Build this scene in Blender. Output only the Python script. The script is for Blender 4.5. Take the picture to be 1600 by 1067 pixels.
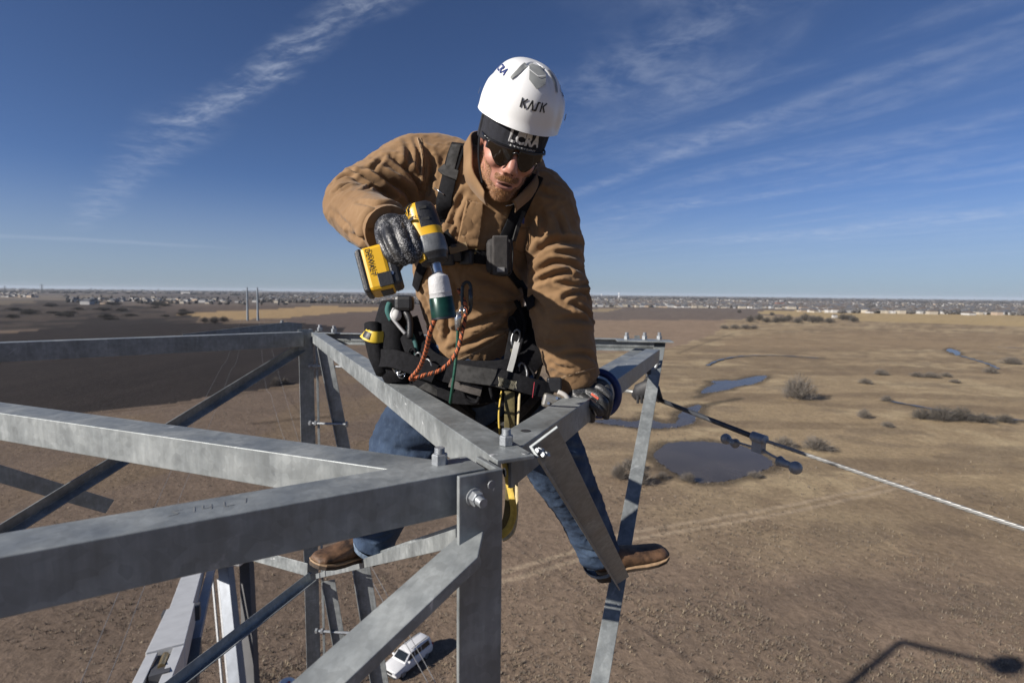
import bpy, bmesh, math, random
import numpy as np
from mathutils import Vector, Matrix, Euler
from mathutils.bvhtree import BVHTree
rad = math.radians
scene = bpy.context.scene
col = scene.collection
for o in list(bpy.data.objects):
    bpy.data.objects.remove(o)

# ------------------------------------------------------------------ camera
CAM_H = 29.0                       # eye height above the fields
FPX = 820.0                        # focal length, in pixels of the 1600 px wide photograph
PITCH, ROLL = rad(-5.27), rad(0.68)
cam_d = bpy.data.cameras.new('camera')
cam = bpy.data.objects.new('camera', cam_d)
col.objects.link(cam)
cam_d.sensor_width = 36.0
cam_d.lens = FPX / 1600.0 * 36.0
cam_d.clip_start, cam_d.clip_end = 0.05, 60000.0
CR = (Matrix.Rotation(rad(90) + PITCH, 3, 'X') @ Matrix.Rotation(ROLL, 3, 'Z'))
CO = Vector((0, 0, CAM_H))
cam.matrix_world = Matrix.Translation(CO) @ CR.to_4x4()
cam_d.dof.use_dof = True
cam_d.dof.focus_distance = 1.45
cam_d.dof.aperture_fstop = 5.0
scene.camera = cam

# ------------------------------------------------------------------ sun and sky
SUN_AZ = Vector((-0.87, -0.49)).normalized()
SUN_EL = rad(27.0)
SDIR = Vector((SUN_AZ.x * math.cos(SUN_EL), SUN_AZ.y * math.cos(SUN_EL), math.sin(SUN_EL)))
sun_d = bpy.data.lights.new('sun', 'SUN')
sun = bpy.data.objects.new('sun', sun_d)
col.objects.link(sun)
sun_d.energy = 5.0
sun_d.angle = rad(0.53)
sun_d.color = (1.0, 0.94, 0.86)
sun.rotation_euler = SDIR.to_track_quat('Z', 'Y').to_euler()
sun.location = CO + SDIR * 60

world = bpy.data.worlds.new('World')
scene.world = world
world.use_nodes = True
SKY_STRENGTH = 0.050

scene.view_settings.view_transform = 'Standard'
scene.view_settings.look = 'None'
scene.view_settings.exposure = 0.6
scene.view_settings.gamma = 1.0
scene.view_settings.use_curve_mapping = False
scene.cycles.use_denoising = True
scene.cycles.max_bounces = 6
scene.cycles.diffuse_bounces = 3
scene.cycles.glossy_bounces = 3
scene.cycles.transparent_max_bounces = 6
scene.cycles.volume_bounces = 0


# ------------------------------------------------------------------ places: a line of sight met at a depth, a level or the ground
def ray(px, py):
    return CR @ Vector(((px - 800.0) / FPX, -(py - 533.5) / FPX, -1.0))


def P(px, py, d):
    """the point d metres in front of the lens along this line of sight"""
    return CO + ray(px, py) * d


def PZ(px, py, z):
    """the point of this line of sight at height z"""
    r = ray(px, py)
    return CO + r * ((z - CO.z) / r.z)


def PG(px, py):
    return PZ(px, py, 0.0)


# ------------------------------------------------------------------ node helpers
class NT:
    def __init__(self, tree):
        self.t = tree
        self.n = tree.nodes
        self.l = tree.links

    def add(self, typ, **kw):
        n = self.n.new(typ)
        ins = kw.pop('ins', {})
        for k, v in kw.items():
            setattr(n, k, v)
        for k, v in ins.items():
            self.put(n.inputs[k], v)
        return n

    def put(self, sock, v):
        if hasattr(v, 'is_output'):
            self.l.new(v, sock)
        else:
            if sock.type == 'RGBA' and len(v) == 3:
                v = (*v, 1.0)
            sock.default_value = v

    def math(self, op, a, b=None, c=None, clamp=False):
        n = self.add('ShaderNodeMath', operation=op, use_clamp=clamp)
        for i, v in enumerate((a, b, c)):
            if v is not None:
                self.put(n.inputs[i], v)
        return n.outputs[0]

    def ramp(self, fac, stops, interp='LINEAR'):
        n = self.add('ShaderNodeValToRGB')
        cr = n.color_ramp
        cr.interpolation = interp
        while len(cr.elements) < len(stops):
            cr.elements.new(0.5)
        for e, (p, c) in zip(cr.elements, stops):
            e.position = p
            e.color = (*c, 1.0) if len(c) == 3 else c
        self.put(n.inputs[0], fac)
        return n.outputs[0]

    def grey(self, fac, a, b, va=0.0, vb=1.0):
        n = self.add('ShaderNodeMapRange', interpolation_type='SMOOTHSTEP')
        for i, v in enumerate((fac, a, b, va, vb)):
            self.put(n.inputs[i], v)
        return n.outputs[0]

    def mix(self, fac, a, b, mode='MIX'):
        n = self.add('ShaderNodeMix', data_type='RGBA', blend_type=mode)
        self.put(n.inputs[0], fac)
        self.put(n.inputs[6], a)
        self.put(n.inputs[7], b)
        return n.outputs[2]

    def noise(self, vec, scale, detail=4.0, rough=0.55, dist=0.0):
        n = self.add('ShaderNodeTexNoise')
        self.put(n.inputs['Scale'], scale)
        n.inputs['Detail'].default_value = detail
        n.inputs['Roughness'].default_value = rough
        n.inputs['Distortion'].default_value = dist
        if vec is not None:
            self.l.new(vec, n.inputs['Vector'])
        return n.outputs['Fac']

    def mapping(self, vec, scale=(1, 1, 1), rot=(0, 0, 0), loc=(0, 0, 0)):
        n = self.add('ShaderNodeMapping')
        n.inputs['Scale'].default_value = scale
        n.inputs['Rotation'].default_value = rot
        n.inputs['Location'].default_value = loc
        self.l.new(vec, n.inputs['Vector'])
        return n.outputs[0]


def material(name):
    m = bpy.data.materials.new(name)
    m.use_nodes = True
    nt = NT(m.node_tree)
    b = m.node_tree.nodes['Principled BSDF']
    tc = nt.add('ShaderNodeTexCoord')
    return m, nt, b, tc.outputs['Object']


def bump(nt, b, h, strength=0.3, dist=0.01):
    n = nt.add('ShaderNodeBump')
    n.inputs['Strength'].default_value = strength
    n.inputs['Distance'].default_value = dist
    nt.l.new(h, n.inputs['Height'])
    nt.l.new(n.outputs[0], b.inputs['Normal'])


ALB = 0.78                         # darkens the plain base colours against the raised exposure, for deeper shade


def simple(name, c, rough=0.6, metal=0.0, var=0.12, scale=20.0, bmp=0.0, bscale=None, spec=0.5):
    m, nt, b, oc = material(name)
    c = tuple(x * ALB for x in c)
    f = nt.noise(oc, scale, 5)
    lo = tuple(max(0.0, x * (1 - var * 1.6)) for x in c)
    hi = tuple(min(1.0, x * (1 + var * 1.6)) for x in c)
    nt.l.new(nt.ramp(f, [(0.3, lo), (0.7, hi)]), b.inputs['Base Color'])
    b.inputs['Roughness'].default_value = rough
    b.inputs['Metallic'].default_value = metal
    b.inputs['Specular IOR Level'].default_value = spec
    if bmp:
        bump(nt, b, nt.noise(oc, bscale or scale * 6, 4), bmp, 0.004)
    return m


# ------------------------------------------------------------------ sky: physical sky with thin cirrus
def dir_uv(px, py):
    d = ray(px, py).normalized()
    return d.x / (d.z + 0.06), d.y / (d.z + 0.06)


def build_sky():
    nt = NT(world.node_tree)
    for n in list(nt.n):
        nt.n.remove(n)
    out = nt.add('ShaderNodeOutputWorld')
    bg = nt.add('ShaderNodeBackground')
    bg.inputs['Strength'].default_value = SKY_STRENGTH
    sky = nt.add('ShaderNodeTexSky', sky_type='NISHITA')
    sky.sun_disc = False
    sky.sun_elevation = SUN_EL
    sky.sun_rotation = math.atan2(SUN_AZ.x, SUN_AZ.y)
    sky.altitude = 300.0
    sky.air_density = 0.6
    sky.dust_density = 0.6
    sky.ozone_density = 2.5
    tc = nt.add('ShaderNodeTexCoord')
    sep = nt.add('ShaderNodeSeparateXYZ')
    nt.l.new(tc.outputs['Generated'], sep.inputs[0])
    zz = nt.math('ADD', nt.math('MAXIMUM', sep.outputs[2], 0.0), 0.06)
    u = nt.math('DIVIDE', sep.outputs[0], zz)
    v = nt.math('DIVIDE', sep.outputs[1], zz)
    comb = nt.add('ShaderNodeCombineXYZ')
    nt.l.new(u, comb.inputs[0]); nt.l.new(v, comb.inputs[1])
    uv = comb.outputs[0]

    def band(a, b, width, lo=None, hi=None, soft=0.5):
        """a straight trail in the sky's own plane from a to b"""
        ax, ay = dir_uv(*a); bx, by = dir_uv(*b)
        L = math.hypot(bx - ax, by - ay)
        dx, dy = (bx - ax) / L, (by - ay) / L
        s = nt.math('ADD', nt.math('MULTIPLY', nt.math('SUBTRACT', u, ax), dx), nt.math('MULTIPLY', nt.math('SUBTRACT', v, ay), dy))
        t = nt.math('SUBTRACT', nt.math('MULTIPLY', nt.math('SUBTRACT', u, ax), -dy), nt.math('MULTIPLY', nt.math('SUBTRACT', v, ay), -dx))
        wob = nt.noise(uv, 1.1, 5, 0.6)
        t = nt.math('ADD', t, nt.math('MULTIPLY', nt.math('SUBTRACT', wob, 0.5), width * 2.4))
        m = nt.grey(nt.math('ABSOLUTE', t), 0.0, width, 1.0, 0.0)
        m = nt.math('MULTIPLY', m, nt.grey(s, -soft * L, 0.02 * L))
        m = nt.math('MULTIPLY', m, nt.grey(s, L * 0.85, L * (1 + soft), 1.0, 0.0))
        return m

    # streaky veil: noise drawn out along the wind
    ax, ay = dir_uv(1000, 260); bx, by = dir_uv(1560, 90)
    ang = math.atan2(by - ay, bx - ax)
    st = nt.mapping(uv, (1, 1, 1), (0, 0, -ang))
    st2 = nt.mapping(st, (0.35, 1.3, 1))
    n1 = nt.noise(st2, 1.3, 6, 0.58, 1.0)
    n2 = nt.noise(uv, 6.0, 6, 0.65, 0.3)
    veil = nt.math('MULTIPLY', nt.grey(n1, 0.38, 0.85), nt.grey(n2, 0.15, 0.85))
    right = nt.grey(u, -0.35, 0.9)
    veil = nt.math('MULTIPLY', veil, right)
    # mackerel texture for the thick trail
    rip = nt.mapping(uv, (1, 1, 1), (0, 0, 0.5))
    n3 = nt.noise(nt.mapping(rip, (3.0, 9.0, 1)), 2.2, 4, 0.6, 0.4)
    mack = nt.grey(n3, 0.34, 0.66, 0.15, 1.0)
    tr = nt.math('MULTIPLY', band((590, -5), (285, 190), 0.13, soft=0.25), nt.math('MULTIPLY', mack, nt.grey(n2, 0.28, 0.68)))
    tr2 = nt.math('MULTIPLY', band((265, 215), (130, 350), 0.22, soft=0.3), nt.grey(n2, 0.3, 0.75))
    tr3 = nt.math('MULTIPLY', band((-200, 362), (300, 384), 0.25, soft=0.3), 0.6)
    tr4 = nt.math('MULTIPLY', band((880, 310), (1590, 40), 0.12, soft=0.3), nt.grey(n2, 0.25, 0.7))
    tr5 = nt.math('MULTIPLY', band((1150, 375), (1700, 318), 0.35, soft=0.3), nt.grey(n2, 0.25, 0.7))
    tr6 = nt.math('MULTIPLY', band((860, 170), (1200, -40), 0.30, soft=0.3), nt.grey(n2, 0.35, 0.75))
    acc = nt.math('MULTIPLY', veil, 0.36)
    for t, k in ((tr, 0.40), (tr2, 0.20), (tr3, 0.40), (tr4, 0.15), (tr5, 0.22), (tr6, 0.16)):
        acc = nt.math('ADD', acc, nt.math('MULTIPLY', t, k))
    fade = nt.grey(sep.outputs[2], 0.02, 0.12)
    acc = nt.math('MULTIPLY', nt.math('MINIMUM', acc, 0.75), fade)
    tint = nt.mix(1.0, sky.outputs[0], (0.88, 1.0, 1.23), 'MULTIPLY')
    low = nt.grey(sep.outputs[2], 0.0, 0.20, 0.62, 0.0)          # pale winter haze low in the sky, all round
    tint = nt.mix(low, tint, (4.2, 5.0, 5.9))
    colr = nt.mix(acc, tint, (8.0, 8.8, 10.4))
    nt.l.new(colr, bg.inputs[0])
    nt.l.new(bg.outputs[0], out.inputs[0])


build_sky()

# ------------------------------------------------------------------ object helpers
ORG = {}


def thing(name, loc, label, cat, group=None):
    o = bpy.data.objects.new(name, None)
    col.objects.link(o)
    o.location = loc
    o.empty_display_size = 0.1
    ORG[o.name] = Vector(loc)
    o['label'] = label
    o['category'] = cat
    if group:
        o['group'] = group
    return o


def tag(o, label, cat, group=None, kind=None):
    if label:
        o['label'] = label
    if cat:
        o['category'] = cat
    if group:
        o['group'] = group
    if kind:
        o['kind'] = kind
    return o


def link_mesh(name, me, mat, parent=None, smooth=False, bevel=0.0, loc=None):
    """a mesh given in world coordinates, linked under its parent"""
    org = Vector(loc) if loc is not None else (ORG[parent.name] if parent else Vector((0, 0, 0)))
    me.transform(Matrix.Translation(-org))
    o = bpy.data.objects.new(name, me)
    col.objects.link(o)
    if parent:
        o.parent = parent
        ORG[o.name] = ORG[parent.name]
    else:
        o.location = org
        ORG[o.name] = org
    for m in (mat if isinstance(mat, (list, tuple)) else [mat]):
        me.materials.append(m)
    if smooth:
        me.polygons.foreach_set('use_smooth', [True] * len(me.polygons))
    if bevel:
        b = o.modifiers.new('bevel', 'BEVEL')
        b.width = bevel
        b.segments = 2
        b.limit_method = 'ANGLE'
    return o


def mesh(name, v, f, mat, parent=None, smooth=False, bevel=0.0, loc=None, mi=None):
    me = bpy.data.meshes.new(name)
    me.from_pydata([tuple(x) for x in v], [], [tuple(x) for x in f])
    if mi is not None:
        me.polygons.foreach_set('material_index', mi)
    bm = bmesh.new(); bm.from_mesh(me)
    bmesh.ops.recalc_face_normals(bm, faces=bm.faces[:])
    bm.to_mesh(me); bm.free()
    return link_mesh(name, me, mat, parent, smooth, bevel, loc)


class MB:
    """collects simple shapes into one mesh"""
    def __init__(self):
        self.v, self.f = [], []

    def put(self, v, f):
        k = len(self.v)
        self.v += [Vector(x) for x in v]
        self.f += [tuple(i + k for i in q) for q in f]
        return self

    def frame(self, c, x, y, z, sx, sy, sz, taper=1.0):
        """a box about c along the unit axes x, y, z with full sizes; its z end scaled by taper"""
        v = []
        for kz in (-0.5, 0.5):
            s = 1.0 if kz < 0 else taper
            for kx, ky in ((-.5, -.5), (.5, -.5), (.5, .5), (-.5, .5)):
                v.append(c + x * (kx * sx * s) + y * (ky * sy * s) + z * (kz * sz))
        return self.put(v, [(3, 2, 1, 0), (4, 5, 6, 7), (0, 1, 5, 4), (1, 2, 6, 5), (2, 3, 7, 6), (3, 0, 4, 7)])

    def tube(self, pts, rr, seg=10, cap=True, flat=1.0, up=None):
        pts = [Vector(p) for p in pts]
        n = len(pts)
        if not hasattr(rr, '__len__'):
            rr = [rr] * n
        v, f = [], []
        ref = None
        for i, p in enumerate(pts):
            d = (pts[min(i + 1, n - 1)] - pts[max(i - 1, 0)]).normalized()
            if ref is None:
                ref = up if up is not None else (Vector((0, 0, 1)) if abs(d.z) < 0.9 else Vector((1, 0, 0)))
            a = (ref - d * ref.dot(d)).normalized()
            b = d.cross(a)
            ref = a
            for k in range(seg):
                t = 2 * math.pi * k / seg
                v.append(p + a * (math.cos(t) * rr[i]) + b * (math.sin(t) * rr[i] * flat))
        for i in range(n - 1):
            for k in range(seg):
                k2 = (k + 1) % seg
                f.append((i * seg + k, i * seg + k2, (i + 1) * seg + k2, (i + 1) * seg + k))
        if cap:
            f.append(tuple(range(seg - 1, -1, -1)))
            f.append(tuple((n - 1) * seg + k for k in range(seg)))
        return self.put(v, f)

    def ball(self, c, r, seg=12, rings=8, sc=(1, 1, 1), axes=None):
        ax = axes or (Vector((1, 0, 0)), Vector((0, 1, 0)), Vector((0, 0, 1)))
        v = [c + ax[2] * (r * sc[2])]
        for i in range(1, rings):
            ph = math.pi * i / rings
            for k in range(seg):
                t = 2 * math.pi * k / seg
                v.append(c + ax[0] * (r * sc[0] * math.sin(ph) * math.cos(t)) + ax[1] * (r * sc[1] * math.sin(ph) * math.sin(t)) + ax[2] * (r * sc[2] * math.cos(ph)))
        v.append(c - ax[2] * (r * sc[2]))
        f = [(0, 1 + k, 1 + (k + 1) % seg) for k in range(seg)]
        for i in range(rings - 2):
            for k in range(seg):
                k2 = (k + 1) % seg
                f.append((1 + i * seg + k, 1 + (i + 1) * seg + k, 1 + (i + 1) * seg + k2, 1 + i * seg + k2))
        b = 1 + (rings - 2) * seg
        f += [(b + k, len(v) - 1, b + (k + 1) % seg) for k in range(seg)]
        return self.put(v, f)

    def prism(self, c, axis, r0, r1, h, seg=6, twist=0.0):
        axis = axis.normalized()
        ref = Vector((0, 0, 1)) if abs(axis.z) < 0.9 else Vector((1, 0, 0))
        a = (ref - axis * ref.dot(axis)).normalized()
        b = axis.cross(a)
        v = []
        for z, r in ((0, r0), (h, r1)):
            for k in range(seg):
                t = 2 * math.pi * k / seg + twist
                v.append(c + axis * z + a * (math.cos(t) * r) + b * (math.sin(t) * r))
        f = [tuple(range(seg - 1, -1, -1)), tuple(range(seg, 2 * seg))]
        f += [(k, (k + 1) % seg, seg + (k + 1) % seg, seg + k) for k in range(seg)]
        return self.put(v, f)

    def build(self, name, mat, parent=None, smooth=False, bevel=0.0, loc=None):
        o = mesh(name, self.v, self.f, mat, parent, smooth, bevel, loc)
        return o


def auto_smooth(o, ang=40):
    """smooth shading with sharp edges kept"""
    me = o.data
    bm = bmesh.new(); bm.from_mesh(me)
    for e in bm.edges:
        if len(e.link_faces) == 2:
            e.smooth = e.calc_face_angle(0) < rad(ang)
    for f in bm.faces:
        f.smooth = True
    bm.to_mesh(me); bm.free()
    return o


# value noise in numpy, for ground cover and cloth
def vnoise(x, y, seed=0):
    xi = np.floor(x).astype(np.int64); yi = np.floor(y).astype(np.int64)
    xf = x - xi; yf = y - yi
    def h(a, b):
        n = (a * 374761393 + b * 668265263 + seed * 1442695041) & 0xffffffff
        n = ((n ^ (n >> 13)) * 1274126177) & 0xffffffff
        n = n ^ (n >> 16)
        return (n & 0xffff) / 65535.0
    ux = xf * xf * (3 - 2 * xf); uy = yf * yf * (3 - 2 * yf)
    a = h(xi, yi) * (1 - ux) + h(xi + 1, yi) * ux
    b = h(xi, yi + 1) * (1 - ux) + h(xi + 1, yi + 1) * ux
    return a * (1 - uy) + b * uy


def fbm(x, y, oct=4, seed=0):
    s = 0; a = 0.5; t = 0
    for i in range(oct):
        s = s + a * vnoise(x, y, seed + i); t += a
        x = x * 2.03 + 17.1; y = y * 2.03 - 9.3; a *= 0.5
    return s / t

# ================================================================== GROUND
def srgb(r, g, b):
    f = lambda c: ((c / 255 + 0.055) / 1.055) ** 2.4 if c > 10 else c / 255 / 12.92
    return np.array([f(r), f(g), f(b)])


def pnpoly(X, Y, poly):
    n = len(poly)
    inside = np.zeros(X.shape, bool)
    j = n - 1
    for i in range(n):
        xi, yi = poly[i]; xj, yj = poly[j]
        c = ((yi > Y) != (yj > Y)) & (X < (xj - xi) * (Y - yi) / (yj - yi + 1e-12) + xi)
        inside ^= c
        j = i
    return inside


def seg_dist(X, Y, pts):
    d = np.full(X.shape, 1e9)
    for (x0, y0), (x1, y1) in zip(pts[:-1], pts[1:]):
        L2 = (x1 - x0) ** 2 + (y1 - y0) ** 2 + 1e-9
        t = np.clip(((X - x0) * (x1 - x0) + (Y - y0) * (y1 - y0)) / L2, 0, 1)
        d = np.minimum(d, np.hypot(X - x0 - t * (x1 - x0), Y - y0 - t * (y1 - y0)))
    return d


def gp(lst):
    return [(PG(x, y).x, PG(x, y).y) for x, y in lst]


POND_A = [(1021, 708), (1042, 692), (1075, 689), (1114, 690), (1150, 694), (1180, 703), (1207, 720), (1208, 727), (1195, 734), (1165, 744), (1135, 751), (1096, 754), (1066, 745), (1039, 729), (1024, 717)]
POND_B = [(925, 657), (955, 654), (985, 658), (1002, 655), (1006, 647), (1012, 646), (1018, 655), (1040, 661), (1057, 659), (1060, 648), (1072, 638), (1090, 632), (1097, 634), (1089, 646), (1085, 660), (1060, 667), (1030, 669), (1006, 669), (970, 665), (940, 661)]
POND_C = [(1094, 614), (1102, 606), (1117, 599), (1108, 596), (1130, 594), (1150, 594), (1168, 590), (1185, 587), (1199, 587), (1192, 594), (1177, 600), (1156, 603), (1135, 609), (1111, 613)]
POND_D = [(1478, 546), (1484, 544), (1490, 546), (1497, 548), (1501, 553), (1494, 555), (1489, 551), (1483, 550)]
CREEKS = [[(1094, 614), (1080, 620)], [(1095, 634), (1115, 628), (1150, 622)], [(1105, 572), (1125, 563), (1160, 557), (1210, 556), (1280, 560)],
          [(1495, 555), (1520, 562), (1545, 570), (1560, 577)], [(1380, 626), (1440, 637), (1500, 648), (1560, 655), (1640, 660)], [(1560, 543), (1640, 547)]]


def build_ground():
    az = np.concatenate([np.linspace(-180, -52, 40)[:-1], np.linspace(-52, 52, 620), np.linspace(52, 180, 40)[1:-1]])
    az = np.radians(az)
    yy = np.linspace(1300, 467.6, 470) - 459.0
    r = CAM_H * FPX / yy
    r = np.concatenate([[2.0, 6.0, 12.0, 18.0], r, np.array([3300, 4200, 6000, 7500, 9500, 12000, 14000])])
    R, A = np.meshgrid(r, az, indexing='ij')
    X = R * np.sin(A); Y = R * np.cos(A)
    nr, na = R.shape
    # ---- cover: mostly dry winter grass
    big = fbm(X / 90 + 3, Y / 90, 4, 1); mid = fbm(X / 22, Y / 22 + 5, 4, 2); fine = fbm(X / 4, Y / 4, 4, 3)
    wx = X + (fbm(X / 30, Y / 30, 3, 7) - .5) * 14; wy = Y + (fbm(X / 30, Y / 30, 3, 8) - .5) * 14
    brown = srgb(136, 117, 97); tan = srgb(164, 143, 110); straw = srgb(180, 160, 124); umber = srgb(100, 88, 77)
    C = np.empty(X.shape + (3,))
    C[:] = brown
    def over(c, m):
        m = np.clip(m, 0, 1)[..., None]
        C[:] = C * (1 - m) + np.asarray(c) * m
    D = np.hypot(X, Y)
    meadow = np.clip((D - 62 + (mid - .5) * 50) / 45, 0, 1) * np.clip((X + 12 + (big - .5) * 60) / 45, 0, 1)
    over(tan, meadow * .9)
    over(straw, meadow * np.clip((mid * .6 + fine * .4 - .5) * 5, 0, .8))
    over(umber, np.clip((fbm(X / 14, Y / 7, 4, 11) - .58) * 4, 0, .35) * np.clip(D / 60, 0, 1))
    streak = fbm(X / 60, Y / 9, 4, 15)
    over(srgb(124, 106, 84), meadow * np.clip((streak - .5) * 5, 0, .6))
    left = np.clip((-X - 2) / 14, 0, 1)
    over(srgb(110, 95, 81), left * .75)
    over(srgb(126, 108, 85), left * np.clip((mid - .5) * 5, 0, .6) * np.clip((D - 55) / 20, 0, 1))
    # ---- fields
    def field(px, c, soft=0.0, k=1.0):
        m = pnpoly(wx if not soft else X, wy if not soft else Y, gp(px)).astype(float)
        over(c, m * k)
        return m
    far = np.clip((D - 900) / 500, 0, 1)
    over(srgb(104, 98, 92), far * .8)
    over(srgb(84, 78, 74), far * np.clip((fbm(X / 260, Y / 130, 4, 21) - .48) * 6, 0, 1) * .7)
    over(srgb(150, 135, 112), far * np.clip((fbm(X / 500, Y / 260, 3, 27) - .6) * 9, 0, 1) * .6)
    # right of the tower
    field([(905, 497), (1140, 497), (1120, 520), (1060, 545), (900, 552)], srgb(148, 126, 104), k=.85)
    field([(860, 479), (1600, 487), (1600, 500), (1330, 500), (1200, 492), (1160, 500), (860, 500)], srgb(112, 100, 90), k=.9)
    field([(1180, 486), (1400, 483), (1700, 497), (1700, 516), (1460, 505), (1330, 500), (1190, 490)], srgb(180, 156, 112), k=.95)
    field([(925, 483), (975, 481), (960, 486), (925, 488)], srgb(165, 145, 110), k=.8)
    field([(1150, 525), (1330, 516), (1600, 522), (1600, 548), (1300, 546), (1120, 545)], srgb(148, 126, 98), k=.6)
    # left of the tower
    field([(-120, 470), (120, 470), (200, 478), (320, 486), (300, 505), (-120, 520)], srgb(72, 64, 57), k=.85)
    over(srgb(44, 40, 37), (pnpoly(wx, wy, gp([(-120, 474), (330, 480), (320, 504), (-120, 522)])) * np.clip((fbm(X / 26, Y / 60, 4, 31) - .46) * 8, 0, 1)) * .8)
    field([(-120, 472), (45, 468), (60, 474), (-120, 479)], srgb(120, 108, 90), k=.8)
    field([(220, 477), (470, 478), (600, 476), (700, 478), (700, 487), (520, 490), (420, 495), (330, 494), (260, 488)], srgb(96, 84, 74), k=.8)
    field([(270, 491), (340, 487), (440, 482), (500, 478), (600, 481), (600, 485), (530, 489), (440, 497), (360, 499)], srgb(170, 143, 102), k=.95)
    field([(440, 497), (540, 489), (640, 485), (700, 487), (760, 530), (480, 545)], srgb(104, 90, 80), k=.9)
    m = pnpoly(X + (fbm(X / 8, Y / 8, 3, 71) - .5) * 3, Y + (fbm(X / 8, Y / 8, 3, 72) - .5) * 3,
               gp([(-160, 530), (14, 521), (110, 510), (210, 505), (350, 505), (465, 504), (540, 512), (520, 540), (505, 585), (467, 600), (356, 615), (250, 633), (125, 643), (0, 640), (-160, 628)])).astype(float)
    soil = srgb(50, 44, 40) * (0.8 + 0.5 * fbm(X / 5, Y / 40, 3, 33)[..., None])
    C[:] = C * (1 - m[..., None]) + soil * m[..., None]
    # faint ridge lines and wheel tracks
    over(srgb(84, 70, 55), np.clip(1.4 - seg_dist(wx * .3 + X * .7, wy * .3 + Y * .7, gp([(-60, 640), (125, 646), (250, 637), (356, 619), (470, 603)])) / .7, 0, .6))
    over(srgb(60, 50, 40), np.clip(1.3 - seg_dist(wx, wy, gp([(300, 668), (380, 662), (440, 655), (520, 650)])) / 1.0, 0, .5) * (mid > .45))
    def track(px, gap, wdt, c, k):
        pts = np.array(gp(px))
        d = seg_dist(X + (fine - .5) * .5, Y + (fine - .5) * .5, [tuple(p) for p in pts])
        over(c, np.clip(1.4 - np.abs(d - gap) / wdt, 0, 1) * k)
    track([(700, 918), (800, 897), (900, 868), (985, 836), (1100, 818), (1230, 795), (1350, 770), (1420, 752)], .85, .42, srgb(176, 156, 128), .7)
    track([(560, 1040), (585, 985), (605, 950), (640, 925), (700, 915)], .8, .3, srgb(98, 82, 66), .5)
    track([(1150, 520), (1095, 538), (1060, 552)], .0, 1.2, srgb(100, 88, 72), .5)
    # damp margins of the ponds and the creek beds
    for pd in (POND_A, POND_B, POND_C, POND_D):
        q = gp(pd)
        d = seg_dist(X, Y, q + q[:1]) + (fine - .5) * 2
        over(srgb(86, 76, 62), np.clip(1.2 - d / 2.2, 0, .8))
    for cr in CREEKS:
        over(srgb(78, 70, 58), np.clip(1.3 - seg_dist(wx * .5 + X * .5, wy * .5 + Y * .5, gp(cr)) / 1.5, 0, .75))
    C *= (0.78 * (0.88 + 0.24 * fine))[..., None] * np.array([0.98, 1.0, 1.07])
    # ---- gentle relief, sinking under the ponds
    Z = (fbm(X / 40, Y / 40, 3, 41) - .5) * 0.5 * np.clip((D - 40) / 60, 0, 1) * np.clip((2500 - D) / 800, 0, 1)
    for pd in (POND_A, POND_B, POND_C, POND_D):
        q = gp(pd)
        d = seg_dist(X, Y, q + q[:1])
        ins = pnpoly(X, Y, q)
        Z = np.where(ins, -0.10 - np.minimum(d, 2) * .2, Z * np.clip(d / 6, 0, 1))
    v = np.stack([X, Y, Z], -1).reshape(-1, 3)
    idx = np.arange(nr * na).reshape(nr, na)
    nx = np.roll(idx, -1, axis=1)
    f = np.stack([idx[:-1], nx[:-1], nx[1:], idx[1:]], -1).reshape(-1, 4)
    me = bpy.data.meshes.new('ground')
    me.vertices.add(len(v)); me.vertices.foreach_set('co', v.ravel())
    me.loops.add(f.size); me.loops.foreach_set('vertex_index', f.ravel())
    me.polygons.add(len(f)); me.polygons.foreach_set('loop_start', np.arange(0, f.size, 4))
    me.polygons.foreach_set('use_smooth', np.ones(len(f), bool))
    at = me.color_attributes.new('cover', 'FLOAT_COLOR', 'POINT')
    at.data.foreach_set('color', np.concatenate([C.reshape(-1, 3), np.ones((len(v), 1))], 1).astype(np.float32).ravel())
    me.update(); me.validate()
    m, nt, b, oc = material('winter fields')
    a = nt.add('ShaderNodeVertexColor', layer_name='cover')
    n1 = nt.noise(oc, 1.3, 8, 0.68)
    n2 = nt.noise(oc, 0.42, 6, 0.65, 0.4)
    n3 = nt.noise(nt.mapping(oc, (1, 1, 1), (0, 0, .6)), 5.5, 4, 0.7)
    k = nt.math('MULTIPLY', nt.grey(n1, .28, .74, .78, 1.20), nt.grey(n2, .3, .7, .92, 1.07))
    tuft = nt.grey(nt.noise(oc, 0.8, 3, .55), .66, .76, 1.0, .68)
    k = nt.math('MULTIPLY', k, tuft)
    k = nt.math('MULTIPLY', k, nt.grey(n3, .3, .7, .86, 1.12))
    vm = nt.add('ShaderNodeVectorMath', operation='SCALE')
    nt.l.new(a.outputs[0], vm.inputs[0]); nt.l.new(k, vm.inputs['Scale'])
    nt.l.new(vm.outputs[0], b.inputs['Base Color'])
    b.inputs['Roughness'].default_value = 0.95
    b.inputs['Specular IOR Level'].default_value = 0.1
    bump(nt, b, nt.math('ADD', nt.math('MULTIPLY', n1, .5), n2), 0.65, 0.35)
    me.materials.append(m)
    o = bpy.data.objects.new('ground', me)
    col.objects.link(o)
    o['kind'] = 'structure'
    o['label'] = 'dry brown winter fields reaching to the horizon'


build_ground()


def water_material(name, c, rough):
    m, nt, b, oc = material(name)
    nt.l.new(nt.ramp(nt.noise(oc, .12, 3), [(.3, tuple(x * .8 for x in c)), (.7, tuple(x * 1.2 for x in c))]), b.inputs['Base Color'])
    b.inputs['Roughness'].default_value = rough
    b.inputs['IOR'].default_value = 1.33
    b.inputs['Specular IOR Level'].default_value = 0.32
    bump(nt, b, nt.noise(oc, 1.6, 3), 0.05, 0.05)
    return m


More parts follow.
